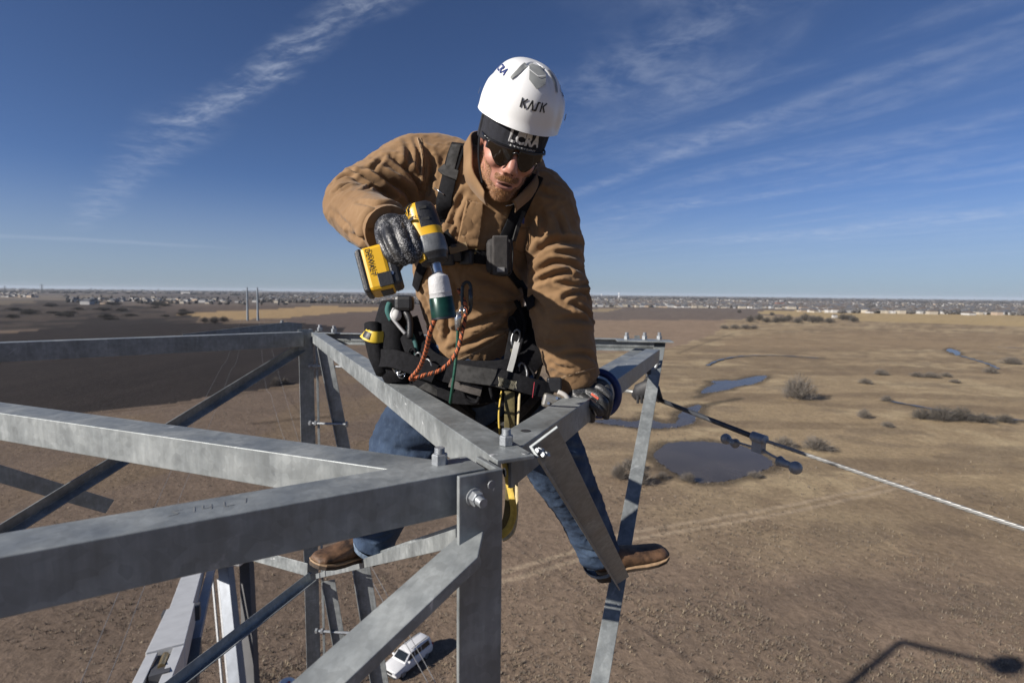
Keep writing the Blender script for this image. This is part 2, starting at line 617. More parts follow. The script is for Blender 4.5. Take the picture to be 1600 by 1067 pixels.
def catmull(pts, n=6, closed=True):
    out = []
    m = len(pts)
    rng = range(m) if closed else range(m - 1)
    for i in rng:
        g = (lambda k: pts[k % m]) if closed else (lambda k: pts[min(max(k, 0), m - 1)])
        p0, p1, p2, p3 = (Vector(g(i + k)) for k in (-1, 0, 1, 2))
        for j in range(n):
            t = j / n
            out.append(.5 * ((2 * p1) + (p2 - p0) * t + (2 * p0 - 5 * p1 + 4 * p2 - p3) * t * t + (3 * p1 - p0 - 3 * p2 + p3) * t ** 3))
    if not closed:
        out.append(Vector(pts[-1]))
    return out


def build_water():
    m = water_material('pond water', (.060, .050, .040), .2)
    for nm, pd, lab in (('pond', POND_A, 'round grey farm pond in the dry meadow'), ('pond', POND_B, 'crooked narrow pool beside the tower arm'),
                        ('pond', POND_C, 'small blue pool in the meadow beyond the pond'), ('pond', POND_D, 'tiny blue pool at the creek head')):
        q = gp(pd)
        # a little past the bank line, under the ground's edge
        cx = sum(x for x, _ in q) / len(q); cy = sum(y for _, y in q) / len(q)
        out = catmull([Vector((x, y, 0)) for x, y in q], 9)
        sz = max(abs(p.x - cx) for p in out)
        out = [p + (p - Vector((cx, cy, 0))).normalized() * (min(.45, sz * .02) * (math.sin(i * 1.9) + math.sin(i * .83 + 1) + .6 * math.sin(i * 3.1))) for i, p in enumerate(out)]
        o = mesh(nm, [Vector((p.x, p.y, -.03)) for p in out], [tuple(range(len(out)))], m, None, loc=(cx, cy, -.03))
        o['kind'] = 'structure'; o['label'] = lab
    for i, cr in enumerate(CREEKS[2:]):
        pts = catmull([Vector(p).to_3d() for p in gp(cr)], 8, False)
        v, f = [], []
        for k, p in enumerate(pts):
            d = (pts[min(k + 1, len(pts) - 1)] - pts[max(k - 1, 0)]).normalized()
            w = .55 + .35 * math.sin(k * 1.7 + i)
            s = Vector((-d.y, d.x, 0)) * w
            v += [p + s + Vector((0, 0, .30)), p - s + Vector((0, 0, .30))]
            if k:
                f.append((2 * k - 2, 2 * k - 1, 2 * k + 1, 2 * k))
        o = mesh('creek', v, f, m)
        o['kind'] = 'structure'; o['label'] = 'thin creek winding through the meadow'


build_water()

# ================================================================== STEEL TOWER
def galvanised():
    m, nt, b, oc = material('galvanised steel')
    n1 = nt.noise(oc, 9.0, 6, 0.6)
    n2 = nt.noise(nt.mapping(oc, (1, 1, .12)), 70.0, 3, 0.6)
    v = nt.add('ShaderNodeTexVoronoi', feature='F1')
    v.inputs['Scale'].default_value = 60.0
    nt.l.new(oc, v.inputs['Vector'])
    base = nt.ramp(n1, [(.2, (.140, .152, .156)), (.5, (.225, .242, .245)), (.8, (.345, .362, .358))])
    drip = nt.grey(n2, .35, .75, .90, 1.08)
    sp = nt.grey(v.outputs['Color'], 0.0, 1.0, .90, 1.10)
    k = nt.math('MULTIPLY', drip, sp)
    vm = nt.add('ShaderNodeVectorMath', operation='SCALE')
    nt.l.new(base, vm.inputs[0]); nt.l.new(k, vm.inputs['Scale'])
    smear = nt.noise(nt.mapping(oc, (1, 1.0, 1.0)), 8.0, 6, 0.66, 1.6)
    white = nt.grey(smear, .62, .74, 0, .8)
    dark = nt.grey(nt.noise(oc, 24.0, 5, .65, .5), .66, .78, 0, .5)
    c = nt.mix(white, vm.outputs[0], (.42, .435, .44))
    c = nt.mix(dark, c, (.10, .11, .12))
    spot = nt.grey(nt.noise(nt.mapping(oc, (1, 1, 1), (0, 0, .4), (3, 1, 2)), 17.0, 3, .5, .8), .73, .76, 0, .85)
    c = nt.mix(spot, c, (.56, .57, .57))
    nt.l.new(c, b.inputs['Base Color'])
    b.inputs['Metallic'].default_value = 0.35
    nt.l.new(nt.grey(n1, .3, .7, .42, .62), b.inputs['Roughness'])
    bump(nt, b, nt.math('ADD', n1, nt.math('MULTIPLY', smear, .6)), .22, .004)
    return m


STEEL = galvanised()
BOLT = simple('zinc bolt steel', (.34, .36, .38), .45, .45, .12, 60.0, .2, 220.0)
ZT = CAM_H - 0.30                      # level of the top steel
UP = Vector((0, 0, 1)); DOWN = -UP


def angle(name, p0, p1, a, b, wa, wb=None, t=.008, parent=None, skew=(0, 0), bevel=.0016):
    """steel angle: heel on p0-p1, one leg towards a and one towards b"""
    wb = wb or wa
    d = (p1 - p0).normalized()
    a = (a - d * a.dot(d)).normalized()
    b = (b - d * b.dot(d)); b = (b - a * b.dot(a)).normalized()
    sec = [(0, 0), (wa, 0), (wa, t), (t, t), (t, wb), (0, wb)]
    v = []
    for k, p in enumerate((p0, p1)):
        for x, y in sec:
            v.append(p + a * x + b * y + d * (skew[k] * x))
    f = [(5, 4, 3, 0), (3, 2, 1, 0), (6, 9, 10, 11), (6, 7, 8, 9)] + [(i, (i + 1) % 6, 6 + (i + 1) % 6, 6 + i) for i in range(6)]
    return mesh(name, v, f, STEEL, parent, bevel=bevel)


def bolt(p, n, parent, s=.019, tail=.02, name='bolt', washer=False):
    mb = MB()
    n = n.normalized()
    if washer:
        mb.prism(p, n, s * 1.05, s * 1.05, .003, 16)
    mb.prism(p, n, s * .86, s * .86, s * 1.0, 6, .4)
    mb.prism(p + n * s * 1.0, n, s * .86, s * .74, s * .12, 6, .4)
    q = p + n * s * 1.1
    k = 5
    for i in range(k):                       # thread rings
        h = tail / k
        mb.prism(q + n * (h * i), n, s * .50, s * .56, h * .5, 14)
        mb.prism(q + n * (h * (i + .5)), n, s * .56, s * .50, h * .5, 14)
    o = mb.build(name, BOLT, parent)
    return auto_smooth(o, 30)


def hz(v):
    return Vector((v.x, v.y, 0)).normalized()


def build_tower():
    w = .076
    N = PZ(786, 736, ZT); N0 = N.copy()
    L = PZ(490, 521, ZT)
    tw = thing('lattice_tower', (N.x - 1.5, N.y + 1.5, 0), 'galvanised steel lattice tower top the lineman climbs on', 'tower')
    d2 = hz(PZ(490, 522, ZT) - PZ(777, 719, ZT))               # along the right face, away
    b1a, b1b = PZ(763, 734, ZT), PZ(107, 856, ZT)
    d1 = hz(b1a - b1b)                                           # along the near face, to the right
    n1 = Vector((d1.y, -d1.x, 0)); n2 = Vector((-d2.y, d2.x, 0))  # n1 out of the near face; n2 towards the inside left
    if n1.y > 0: n1 = -n1
    if n2.x > 0: n2 = -n2
    # near leg: heel outermost, one leg along each face
    leg = angle('leg', N + UP * .004, Vector((N.x, N.y, CAM_H - 3.2)), -d1, d2, .082, .082, .009, tw)
    angle('leg', Vector((N.x, N.y, CAM_H - 3.201)), Vector((N.x + .35, N.y - .4, .0)), -d1, d2, .16, .16, .014, tw)
    # near beam: heel in front, level leg reaching back
    near_beam = angle('beam', b1a - n1 * .011, b1b - n1 * .011 - d1 * 3.0, -n1, DOWN, .078, .072, .008, tw)
    # level brace from the corner towards the far left corner
    h0, h1 = PZ(735, 751, ZT - .008), PZ(0, 645, ZT - .008)
    d3 = hz(h1 - h0)
    m3 = Vector((-d3.y, d3.x, 0));  m3 = m3 if m3.y > 0 else -m3
    diag = angle('beam', h0 + d3 * .05, h1 + d3 * 2.6, m3, DOWN, .076, .07, .008, tw, skew=(.35, 0))
    # right face top chord: heel on its left, level leg to the right
    c0, c1 = PZ(777, 719, ZT + .004), PZ(489, 521, ZT + .004)
    chord = angle('beam', c0, c1 + d2 * .1, -n2, DOWN, .076, .07, .008, tw)
    # arm chord towards the tip
    a0, a1 = PZ(800, 708, ZT - .006), PZ(1031, 546, ZT - .006)
    d4 = hz(a1 - a0); m4 = Vector((-d4.y, d4.x, 0)); m4 = m4 if m4.x < 0 else -m4
    arm = angle('beam', a0, a1, m4, DOWN, .076, .07, .008, tw)
    # tip, and the strut from it down towards the near leg
    T = PZ(1036, 540, ZT)
    TB0 = P(1040, 536, 3.28); TB1 = P(951, 1067, 1.94)
    td = (TB1 - TB0).normalized()
    side = (td.cross(ray(1000, 800))).normalized()
    side = side if side.x < 0 else -side
    back = Vector((.45, 1.0, .1))
    strut = angle('strut', TB0 - td * .02, TB1 + td * 2.1, side, back, .066, .066, .007, tw)
    # wide brace from the arm chord near the corner to the strut
    q0, q1 = P(826, 697, .995), P(961, 912, 2.16)
    qd = (q1 - q0).normalized()
    qs = qd.cross(ray(890, 800)); qs = qs if qs.x > 0 else -qs
    brace = angle('brace', q0 - qd * .0, q1, qs, Vector((-.2, -1.0, .25)) * 1.0, .066, .030, .006, tw, skew=(-.15, 0.1))
    # near face brace running down to the left, lapped on the front of the leg
    e0, e1 = P(740, 864, .835), P(500, 1088, .66)
    ed = (e1 - e0).normalized()
    nn0 = Vector((-.45, -.50, .74)); nn_ = (nn0 - ed * nn0.dot(ed)).normalized(); ea = ed.cross(nn_); ea = ea if ea.y > 0 else -ea
    near_br = angle('brace', e0 + n1 * .014, e1 + n1 * .014 + ed * 1.3, ea, -nn_, .066, .020, .007, tw, skew=(-1.35, 0))
    # right face brace running down and away to the far left leg
    Ll = P(493, 899, 3.70)
    g0, g1 = P(716, 834, .95), Ll
    gd = (g1 - g0).normalized()
    fb = angle('brace', g0 + UP * .012, g1 + UP * .012, DOWN, -n2, .032, .046, .006, tw)
    angle('brace', g0 + UP * .013 - n2 * .052 + gd * .03, g1 + UP * .013 - n2 * .052, UP, -n2, .012, .03, .005, tw)
    # far left leg
    LL = P(489, 521, 3.74)
    lg = angle('leg', LL + UP * .03, P(503, 1090, 3.72) - UP * 6, -d1, d2 * 1.0, .098, .098, .009, tw)
    angle('plate', LL + UP * .02 + Vector((.02, -.012, 0)), P(503, 1090, 3.70) + Vector((.02, -.012, 0)), d1 * .3 + n1 * .1, -n1, .016, .012, .005, tw)
    # far left beam coming forward to the left
    k0, k1 = PZ(474, 519, ZT + .012), PZ(0, 536, ZT + .012)
    kd = hz(k1 - k0)
    kn = Vector((kd.y, -kd.x, 0)); kn = kn if kn.y > 0 else -kn
    angle('beam', k0, k1 + kd * 2.5, kn, DOWN, .09, .10, .009, tw)
    sp0, sp1 = PZ(471, 523, ZT - .03), PZ(285, 530, ZT - .03)
    mb = MB()
    a_ = sp0 - kn * .015; b_ = sp1 - kn * .015
    hh = [(a_, -.03, .085), (a_ + kd * .1, -.035, .10), (b_, .0, .034)]
    v = [p + UP * z + kn * q for p, z0, z1 in hh for q in (0, -.008) for z in (z0, z1)]
    mesh('splice_plate', v, [(0, 1, 5, 4), (4, 5, 9, 8), (2, 6, 7, 3), (6, 10, 11, 7), (1, 3, 7, 5), (5, 7, 11, 9), (0, 4, 6, 2), (4, 8, 10, 6), (0, 2, 3, 1), (8, 9, 11, 10)], STEEL, tw)
    # braces of the left face
    angle('brace', P(470, 545, 3.73), P(24, 822, 2.35) + (P(24, 822, 2.35) - P(470, 545, 3.73)) * .6, Vector((.35, .2, .8)), Vector((.5, .6, -.6)), .062, .05, .006, tw)
    angle('brace', P(165, 802, 3.4), P(-60, 737, 2.9) + (P(-60, 737, 2.9) - P(165, 802, 3.4)) * 2, Vector((0, .1, 1)), Vector((.3, 1, .1)), .09, .05, .006, tw)
    angle('brace', P(487, 908, 3.66), P(287, 1066, 2.75) + (P(287, 1066, 2.75) - P(487, 908, 3.66)) * 1.2, Vector((-.4, -.2, .8)), Vector((.5, .6, -.6)), .066, .05, .006, tw)
    angle('brace', P(480, 900, 3.72), P(398, 877, 3.95) + (P(398, 877, 3.95) - P(480, 900, 3.72)) * 3, Vector((0, .1, 1)), Vector((.3, 1, .1)), .09, .05, .006, tw)
    # far face braces
    angle('brace', P(497, 543, 3.66), P(560, 860, 3.8), Vector((1, .1, .2)), Vector((-.1, -1, .2)), .085, .03, .006, tw)
    angle('brace', P(504, 908, 3.66), P(532, 1067, 3.7) + (P(532, 1067, 3.7) - P(504, 908, 3.66)), Vector((1, .1, .2)), Vector((-.1, -1, .2)), .085, .03, .006, tw)
    angle('brace', P(552, 888, 3.3), P(581, 1067, 3.35) + (P(581, 1067, 3.35) - P(552, 888, 3.3)), Vector((1, .1, .2)), Vector((-.1, -1, .2)), .105, .04, .006, tw)
    # far chord behind the lineman and the tip plate
    f0, f1 = PZ(492, 520, ZT), PZ(1030, 531, ZT)
    fd = hz(f1 - f0); fn = Vector((fd.y, -fd.x, 0)); fn = fn if fn.y < 0 else -fn
    angle('beam', f0 + UP * .005, f1 + UP * .005, fn, DOWN, .05, .07, .006, tw)
    angle('beam', f0 - UP * .075, f1 - UP * .075, fn, UP, .05, .03, .006, tw)
    pl = MB(); pc = (PZ(972, 529, ZT + .012) + PZ(1043, 536, ZT + .012)) / 2
    pl.frame(pc, fd, -fn, UP, .34, .13, .008)
    tip_plate = pl.build('plate', STEEL, tw, bevel=.001)
    for px in (979, 1007, 1030):
        q = PZ(px, 530, ZT + .016)
        bolt(q, UP, tip_plate, .021, .02)
    pl = MB(); pl.frame(PZ(995, 538, ZT - .04), fd, -fn, UP, .035, .012, .12)
    pl.build('plate', STEEL, tw)
    angle('brace', PZ(992, 544, ZT - .05), PZ(905, 592, ZT - .05), Vector((.7, .7, 0)), DOWN, .07, .02, .006, tw)
    # bolts you can see
    bolt(PZ(687, 724, ZT), UP, near_beam, .0165, .011)
    bolt(PZ(791, 694, ZT + .005), UP, chord, .0165, .013, washer=False)
    bolt(P(741, 776, .862) , n1, leg, .0145, .016, washer=True)
    bolt(P(846, 705, 1.0), Vector((-.55, -.75, .3)), brace, .009, .008)
    bolt(P(855, 711, 1.0), Vector((-.55, -.75, .3)), brace, .009, .008)
    bolt(PZ(441, 508, ZT + .03), UP, tw, .02, .015)
    bolt(PZ(500, 517, ZT + .012), UP, chord, .022, .02)
    bolt(PZ(522, 519, ZT + .012), UP, chord, .022, .02)
    # clevis hole in the arm chord and bolt holes
    hm = simple('shadowed bolt hole', (.02, .02, .022), .9)
    for px, py, nrm, par in ((821, 673, UP, arm),):
        mb = MB(); mb.prism(PZ(px, py, ZT - .0055), UP, .011, .011, .0008, 20)
        mb.build('bolt_hole', hm, par)
    mb = MB(); mb.prism(P(788, 738, .895), Vector((1, .4, 0)), .008, .008, .001, 16); mb.build('bolt_hole', hm, leg)
    # painted-over piece mark on the near beam and old bolt-hole rings
    mk = simple('dark piece mark', (.21, .22, .225), .7)
    q = PZ(262, 806, ZT + .0006)
    for k, (pts) in enumerate(([(0, 0), (.012, .004), (.004, .016), (.016, .016)], [(.030, 0), (.030, .018)], [(.040, .018), (.040, .006), (.052, .006)], [(.050, .018), (.050, 0)], [(.066, .018), (.066, 0), (.078, 0)], [(.092, 0), (.094, .018)])):
        mb = MB()
        for (x0, y0), (x1, y1) in zip(pts[:-1], pts[1:]):
            a_ = q + d1 * x0 - n1 * y0; b_ = q + d1 * x1 - n1 * y1
            e_ = (b_ - a_).normalized(); s_ = e_.cross(UP) * .0009
            mb.put([a_ + s_, b_ + s_, b_ - s_, a_ - s_], [(0, 1, 2, 3)])
        mb.build('piece_mark', mk, near_beam)
    ringm = simple('zinc plug', (.24, .25, .26), .55, .3)
    for p_, n_, par in ((P(768, 757, .862) + n1 * .0005, n1, leg), (PZ(821, 708, ZT + .0045), UP, chord), (P(727, 858, .862) + n1 * .0005, n1, leg)):
        mb = MB(); mb.prism(p_, n_, .0075, .0068, .0012, 18); mb.build('plugged_hole', ringm, par)
    # step bolts on the far left leg
    for (px, py, dd, ln) in ((489, 572, 3.7, .26), (489, 661, 3.7, .24), (499, 985, 3.68, .24)):
        p = P(px, py, dd); q = p + Vector((ln, -.02, .0))
        mb = MB(); mb.tube([p - Vector((.03, 0, 0)), q], .009, 8)
        mb.prism(q, Vector((1, 0, 0)), .021, .021, .01, 12)
        mb.prism(p - Vector((.012, 0, 0)), Vector((-1, 0, 0)), .018, .018, .015, 6)
        mb.prism(p + Vector((.012, 0, 0)), Vector((1, 0, 0)), .018, .018, .015, 6)
        auto_smooth(mb.build('step_bolt', BOLT, lg))
    # more of the body below, so that the tower stands on the ground
    for a, b, wd in ((LL - UP * 8, Vector((LL.x - .6, LL.y + .9, 0)), .16), ):
        angle('leg', Vector((a.x, a.y, CAM_H - 8)), b, -d1, d2, wd, wd, .012, tw)
    TE = TB1 + td * 2.1
    angle('strut', TE, Vector((N.x + .1, N.y + .1, CAM_H - 5.2)), side, back, .066, .066, .007, tw)
    return tw, dict(N=N, d1=d1, d2=d2, n1=n1, n2=n2, arm=(a0, a1, m4), T=T)


TOWER, TG = build_tower()

# ================================================================== FAR COUNTRY
def hor(px):
    return 448.3 + 0.0119 * px


def build_houses():
    rnd = random.Random(5)
    walls = [simple('house wall ' + n, c, .8, 0, .08, .6) for n, c in (('white', (.52, .51, .49)), ('cream', (.46, .41, .33)), ('sand brick', (.42, .33, .25)), ('grey', (.40, .40, .40)))]
    roofs = [simple('roof shingle ' + n, c, .9, 0, .15, 1.0) for n, c in (('grey', (.13, .125, .125)), ('brown', (.12, .095, .08)), ('slate', (.09, .095, .11)))]

    def house(w, d, h, rh):
        e = .4
        v = [(-w, -d, 0), (w, -d, 0), (w, d, 0), (-w, d, 0), (-w, -d, h), (w, -d, h), (w, d, h), (-w, d, h),
             (-w - e, -d - e, h - .1), (w + e, -d - e, h - .1), (w + e, d + e, h - .1), (-w - e, d + e, h - .1), (-w * .45, 0, h + rh), (w * .45, 0, h + rh)]
        f = [(0, 1, 5, 4), (1, 2, 6, 5), (2, 3, 7, 6), (3, 0, 4, 7), (8, 9, 13, 12), (9, 10, 13), (10, 11, 12, 13), (11, 8, 12)]
        mi = [0] * 4 + [1] * 4
        # garage wing, chimney and window band
        g = len(v)
        v += [(w * .3, -d - 2.2, 0), (w, -d - 2.2, 0), (w, -d, 0), (w * .3, -d, 0), (w * .3, -d - 2.2, h * .75), (w, -d - 2.2, h * .75), (w, -d, h * .75), (w * .3, -d, h * .75), (w * .65, -d - 2.5, h * .75 + rh * .5), (w * .65, 0, h * .75 + rh * .5)]
        f += [(g, g + 1, g + 5, g + 4), (g + 1, g + 2, g + 6, g + 5), (g + 3, g, g + 4, g + 7), (g + 4, g + 5, g + 8), (g + 5, g + 6, g + 9, g + 8), (g + 7, g + 4, g + 8, g + 9)]
        mi += [0, 0, 0, 0, 1, 1]
        return v, f, mi
    protos = [house(6, 4.5, 3.0, 2.6), house(7.5, 5, 5.6, 3.0), house(5, 4, 5.2, 2.4), house(8, 5.5, 3.2, 3.2)]
    spots = []
    def sow(n, xr, dy0, dy1, bias=1.0):
        for _ in range(n):
            px = rnd.uniform(*xr)
            dy = dy0 + (dy1 - dy0) * rnd.random() ** bias
            spots.append(PG(px, hor(px) + dy))
    sow(34, (112, 330), 16.5, 23); sow(30, (200, 450), 15, 20); sow(8, (110, 180), 20, 26)
    sow(520, (420, 640), 8.5, 18.5, .8); sow(260, (640, 900), 8, 19)
    sow(1500, (900, 1330), 6.5, 20, .7); sow(900, (1250, 1640), 8, 25, .8); sow(34, (1430, 1640), 20, 26)
    sow(300, (-500, 60), 9, 16); sow(500, (1640, 2300), 8, 24)
    taken, keep = set(), []
    for p in spots:
        k = (int(p.x // 15), int(p.y // 22))
        if k in taken:
            continue
        taken.add(k); keep.append(p)
    def inview(p):
        return abs(p.x / p.y) < 1.0 and not (-.16 < p.x / p.y < .13)
    keep.sort(key=lambda p: (not inview(p), p.length))
    meshes = {}
    V, F, MI = [], [], []
    for i, p in enumerate(keep):
        k = rnd.randrange(4); wi = rnd.choices(range(4), (5, 4, 2, 2))[0]; ri = rnd.randrange(3)
        rz = rnd.choice((0, math.pi / 2, math.pi)) + rnd.uniform(-.15, .15); s = rnd.uniform(.8, 1.12)
        v, f, mi = protos[k]
        if i < 290:
            key = (k, wi, ri)
            if key not in meshes:
                me = bpy.data.meshes.new('house'); me.from_pydata(v, [], f)
                me.polygons.foreach_set('material_index', mi)
                me.materials.append(walls[wi]); me.materials.append(roofs[ri])
                meshes[key] = me
            o = bpy.data.objects.new('house', meshes[key]); col.objects.link(o)
            o.location = p; o.rotation_euler.z = rz; o.scale = (s, s, s)
            lab = {0: 'small white house', 1: 'small cream house', 2: 'small sand brick house', 3: 'small grey house'}[wi]
            lab += (' under a grey roof', ' under a brown roof', ' under a slate roof')[ri] + ' in the distant suburb'
            tag(o, lab, 'house', 'houses of the distant suburb')
        else:
            c, sn = math.cos(rz) * s, math.sin(rz) * s
            b = len(V)
            V += [(x * c - y * sn + p.x, x * sn + y * c + p.y, z * s) for x, y, z in v]
            F += [tuple(q + b for q in ff) for ff in f]
            MI += [wi if m == 0 else 4 + ri for m in mi]
    me = bpy.data.meshes.new('suburb_houses'); me.from_pydata(V, [], F)
    me.polygons.foreach_set('material_index', MI)
    for m in walls + roofs:
        me.materials.append(m)
    o = bpy.data.objects.new('suburb_houses', me); col.objects.link(o)
    tag(o, 'mass of tiny pale suburban houses along the horizon', 'houses', None, 'stuff')
    # larger buildings
    wm, bm_ = walls[0], simple('school brick', (.30, .14, .10), .85)
    for px, dy, w, d, h, m, lab in ((292, 7.4, 55, 30, 10, walls[0], 'long white warehouse below the left horizon'), (240, 6.6, 30, 20, 8, walls[0], 'short white warehouse beside the long one'),
                                    (1218, 14.5, 24, 14, 9, bm_, 'red brick school in the right hand suburb'), (1245, 13.2, 14, 10, 8, walls[0], 'white hall beside the brick school'),
                                    (28, 5.5, 26, 14, 7, walls[0], 'white shed under the far pylons'), (422, 17.5, 9, 7, 8, walls[0], 'tall white house beside the twin steel poles'),
                                    (1304, 33, 6, 4, 4, walls[0], 'white farmhouse among bare trees')):
        p = PG(px, hor(px) + dy)
        t = thing('warehouse' if 'ware' in lab or 'shed' in lab else ('school' if 'school' in lab else 'house'), p, lab, 'building')
        mb = MB(); mb.frame(p + UP * h / 2, Vector((1, 0, 0)), Vector((0, 1, 0)), UP, w, d, h); mb.build('wall', m, t)
        mb = MB(); v = [p + Vector((sx * (w / 2 + .5), sy * (d / 2 + .5), h)) for sx, sy in ((-1, -1), (1, -1), (1, 1), (-1, 1))] + [p + Vector((-w / 2, 0, h + d * .18)), p + Vector((w / 2, 0, h + d * .18))]
        mb.put(v, [(0, 1, 5, 4), (1, 2, 5), (2, 3, 4, 5), (3, 0, 4)]); mb.build('roof', roofs[0], t)


def build_far_wood():
    rnd = random.Random(9)
    m = simple('bare winter woodland', (.085, .078, .072), .95, 0, .25, .02)
    V, F = [], []
    def tree(p, r, h):
        b = len(V); n = 5
        V.append((p.x, p.y, h))
        for z, k in ((.72, .75), (.3, 1.0), (0, .6)):
            a0 = rnd.random() * 6
            for i in range(n):
                a = a0 + 6.283 * i / n
                rr = r * k * rnd.uniform(.7, 1.2)
                V.append((p.x + math.cos(a) * rr, p.y + math.sin(a) * rr, h * z * rnd.uniform(.85, 1.1)))
        for i in range(n):
            j = (i + 1) % n
            F.append((b, b + 1 + i, b + 1 + j))
            for q in range(2):
                s = b + 1 + q * n
                F.append((s + i, s + n + i, s + n + j, s + j))
    for _ in range(2600):
        px = rnd.uniform(-600, 2200); dy = rnd.choice((rnd.uniform(1.8, 5), rnd.uniform(4, 9)))
        p = PG(px, hor(px) + dy); tree(p, rnd.uniform(12, 34), rnd.uniform(7, 13))
    for _ in range(2600):                                   # gardens between the houses
        px = rnd.choice((rnd.uniform(400, 660), rnd.uniform(880, 1640), rnd.uniform(1240, 1640)))
        dy = rnd.uniform(7, 20 if px < 1300 else 25.5); p = PG(px, hor(px) + dy); tree(p, rnd.uniform(3, 6), rnd.uniform(5, 9))
    for _ in range(160):
        px = rnd.uniform(100, 450); dy = rnd.uniform(13, 24); p = PG(px, hor(px) + dy); tree(p, rnd.uniform(3, 6), rnd.uniform(4, 8))
    o = mesh('woodland', V, F, m)
    tag(o, 'low bare woodland and garden trees along the horizon', 'woodland', None, 'stuff')


def twig_mesh(seed, n=520, h=1.0, stems=7):
    rnd = random.Random(seed)
    V, F = [], []
    def strip(pts, w):
        d = (pts[-1] - pts[0]).normalized()
        for k in range(2):
            s = d.cross(Vector((rnd.uniform(-1, 1), rnd.uniform(-1, 1), rnd.uniform(-1, 1)))).normalized()
            b = len(V)
            for i, p in enumerate(pts):
                ww = w * (1 - .8 * i / (len(pts) - 1))
                V.append(p + s * ww); V.append(p - s * ww)
                if i:
                    F.append((b + 2 * i - 2, b + 2 * i - 1, b + 2 * i + 1, b + 2 * i))
    lim = []
    for i in range(stems):
        a = rnd.random() * 6.28; t = rnd.uniform(.1, .7)
        d = Vector((math.cos(a) * t, math.sin(a) * t, 1)).normalized()
        p = Vector((math.cos(a) * .04, math.sin(a) * .04, 0))
        for k in range(5):
            q = p + d * (h * .14)
            lim.append((p, q)); d = (d + Vector((rnd.uniform(-.3, .3), rnd.uniform(-.3, .3), rnd.uniform(-.1, .15)))).normalized(); p = q
    V2 = []
    for i in range(n):
        a = rnd.random() * 6.283; rr = rnd.random() ** .45; el = math.asin(rnd.random() ** .8)
        k = .42 * (1 + .22 * math.sin(a * 3 + seed) + .15 * math.sin(a * 5 + 2 * seed))
        s = Vector((math.cos(a) * math.cos(el) * k * rr, math.sin(a) * math.cos(el) * k * rr, .05 + .72 * math.sin(el) * rr * (1 + .18 * math.sin(a * 4 + seed * 2))))
        out = Vector((s.x, s.y, s.z * .6)); out = out.normalized() if out.length > .05 else Vector((0, 0, 1))
        d = (out * rnd.uniform(.5, 1.3) + Vector((rnd.uniform(-.7, .7), rnd.uniform(-.7, .7), rnd.uniform(-.1, .9)))).normalized()
        L = rnd.uniform(.12, .26)
        m1 = s + d * L * .5; d2 = (d + Vector((rnd.uniform(-.4, .4), rnd.uniform(-.4, .4), rnd.uniform(0, .4)))).normalized()
        strip([s, m1, m1 + d2 * L * .5], .0042)
    mb = MB()
    for p, q in lim:
        mb.tube([p, q], [.018, .012], 5, False)
    return (V, F), (mb.v, mb.f)


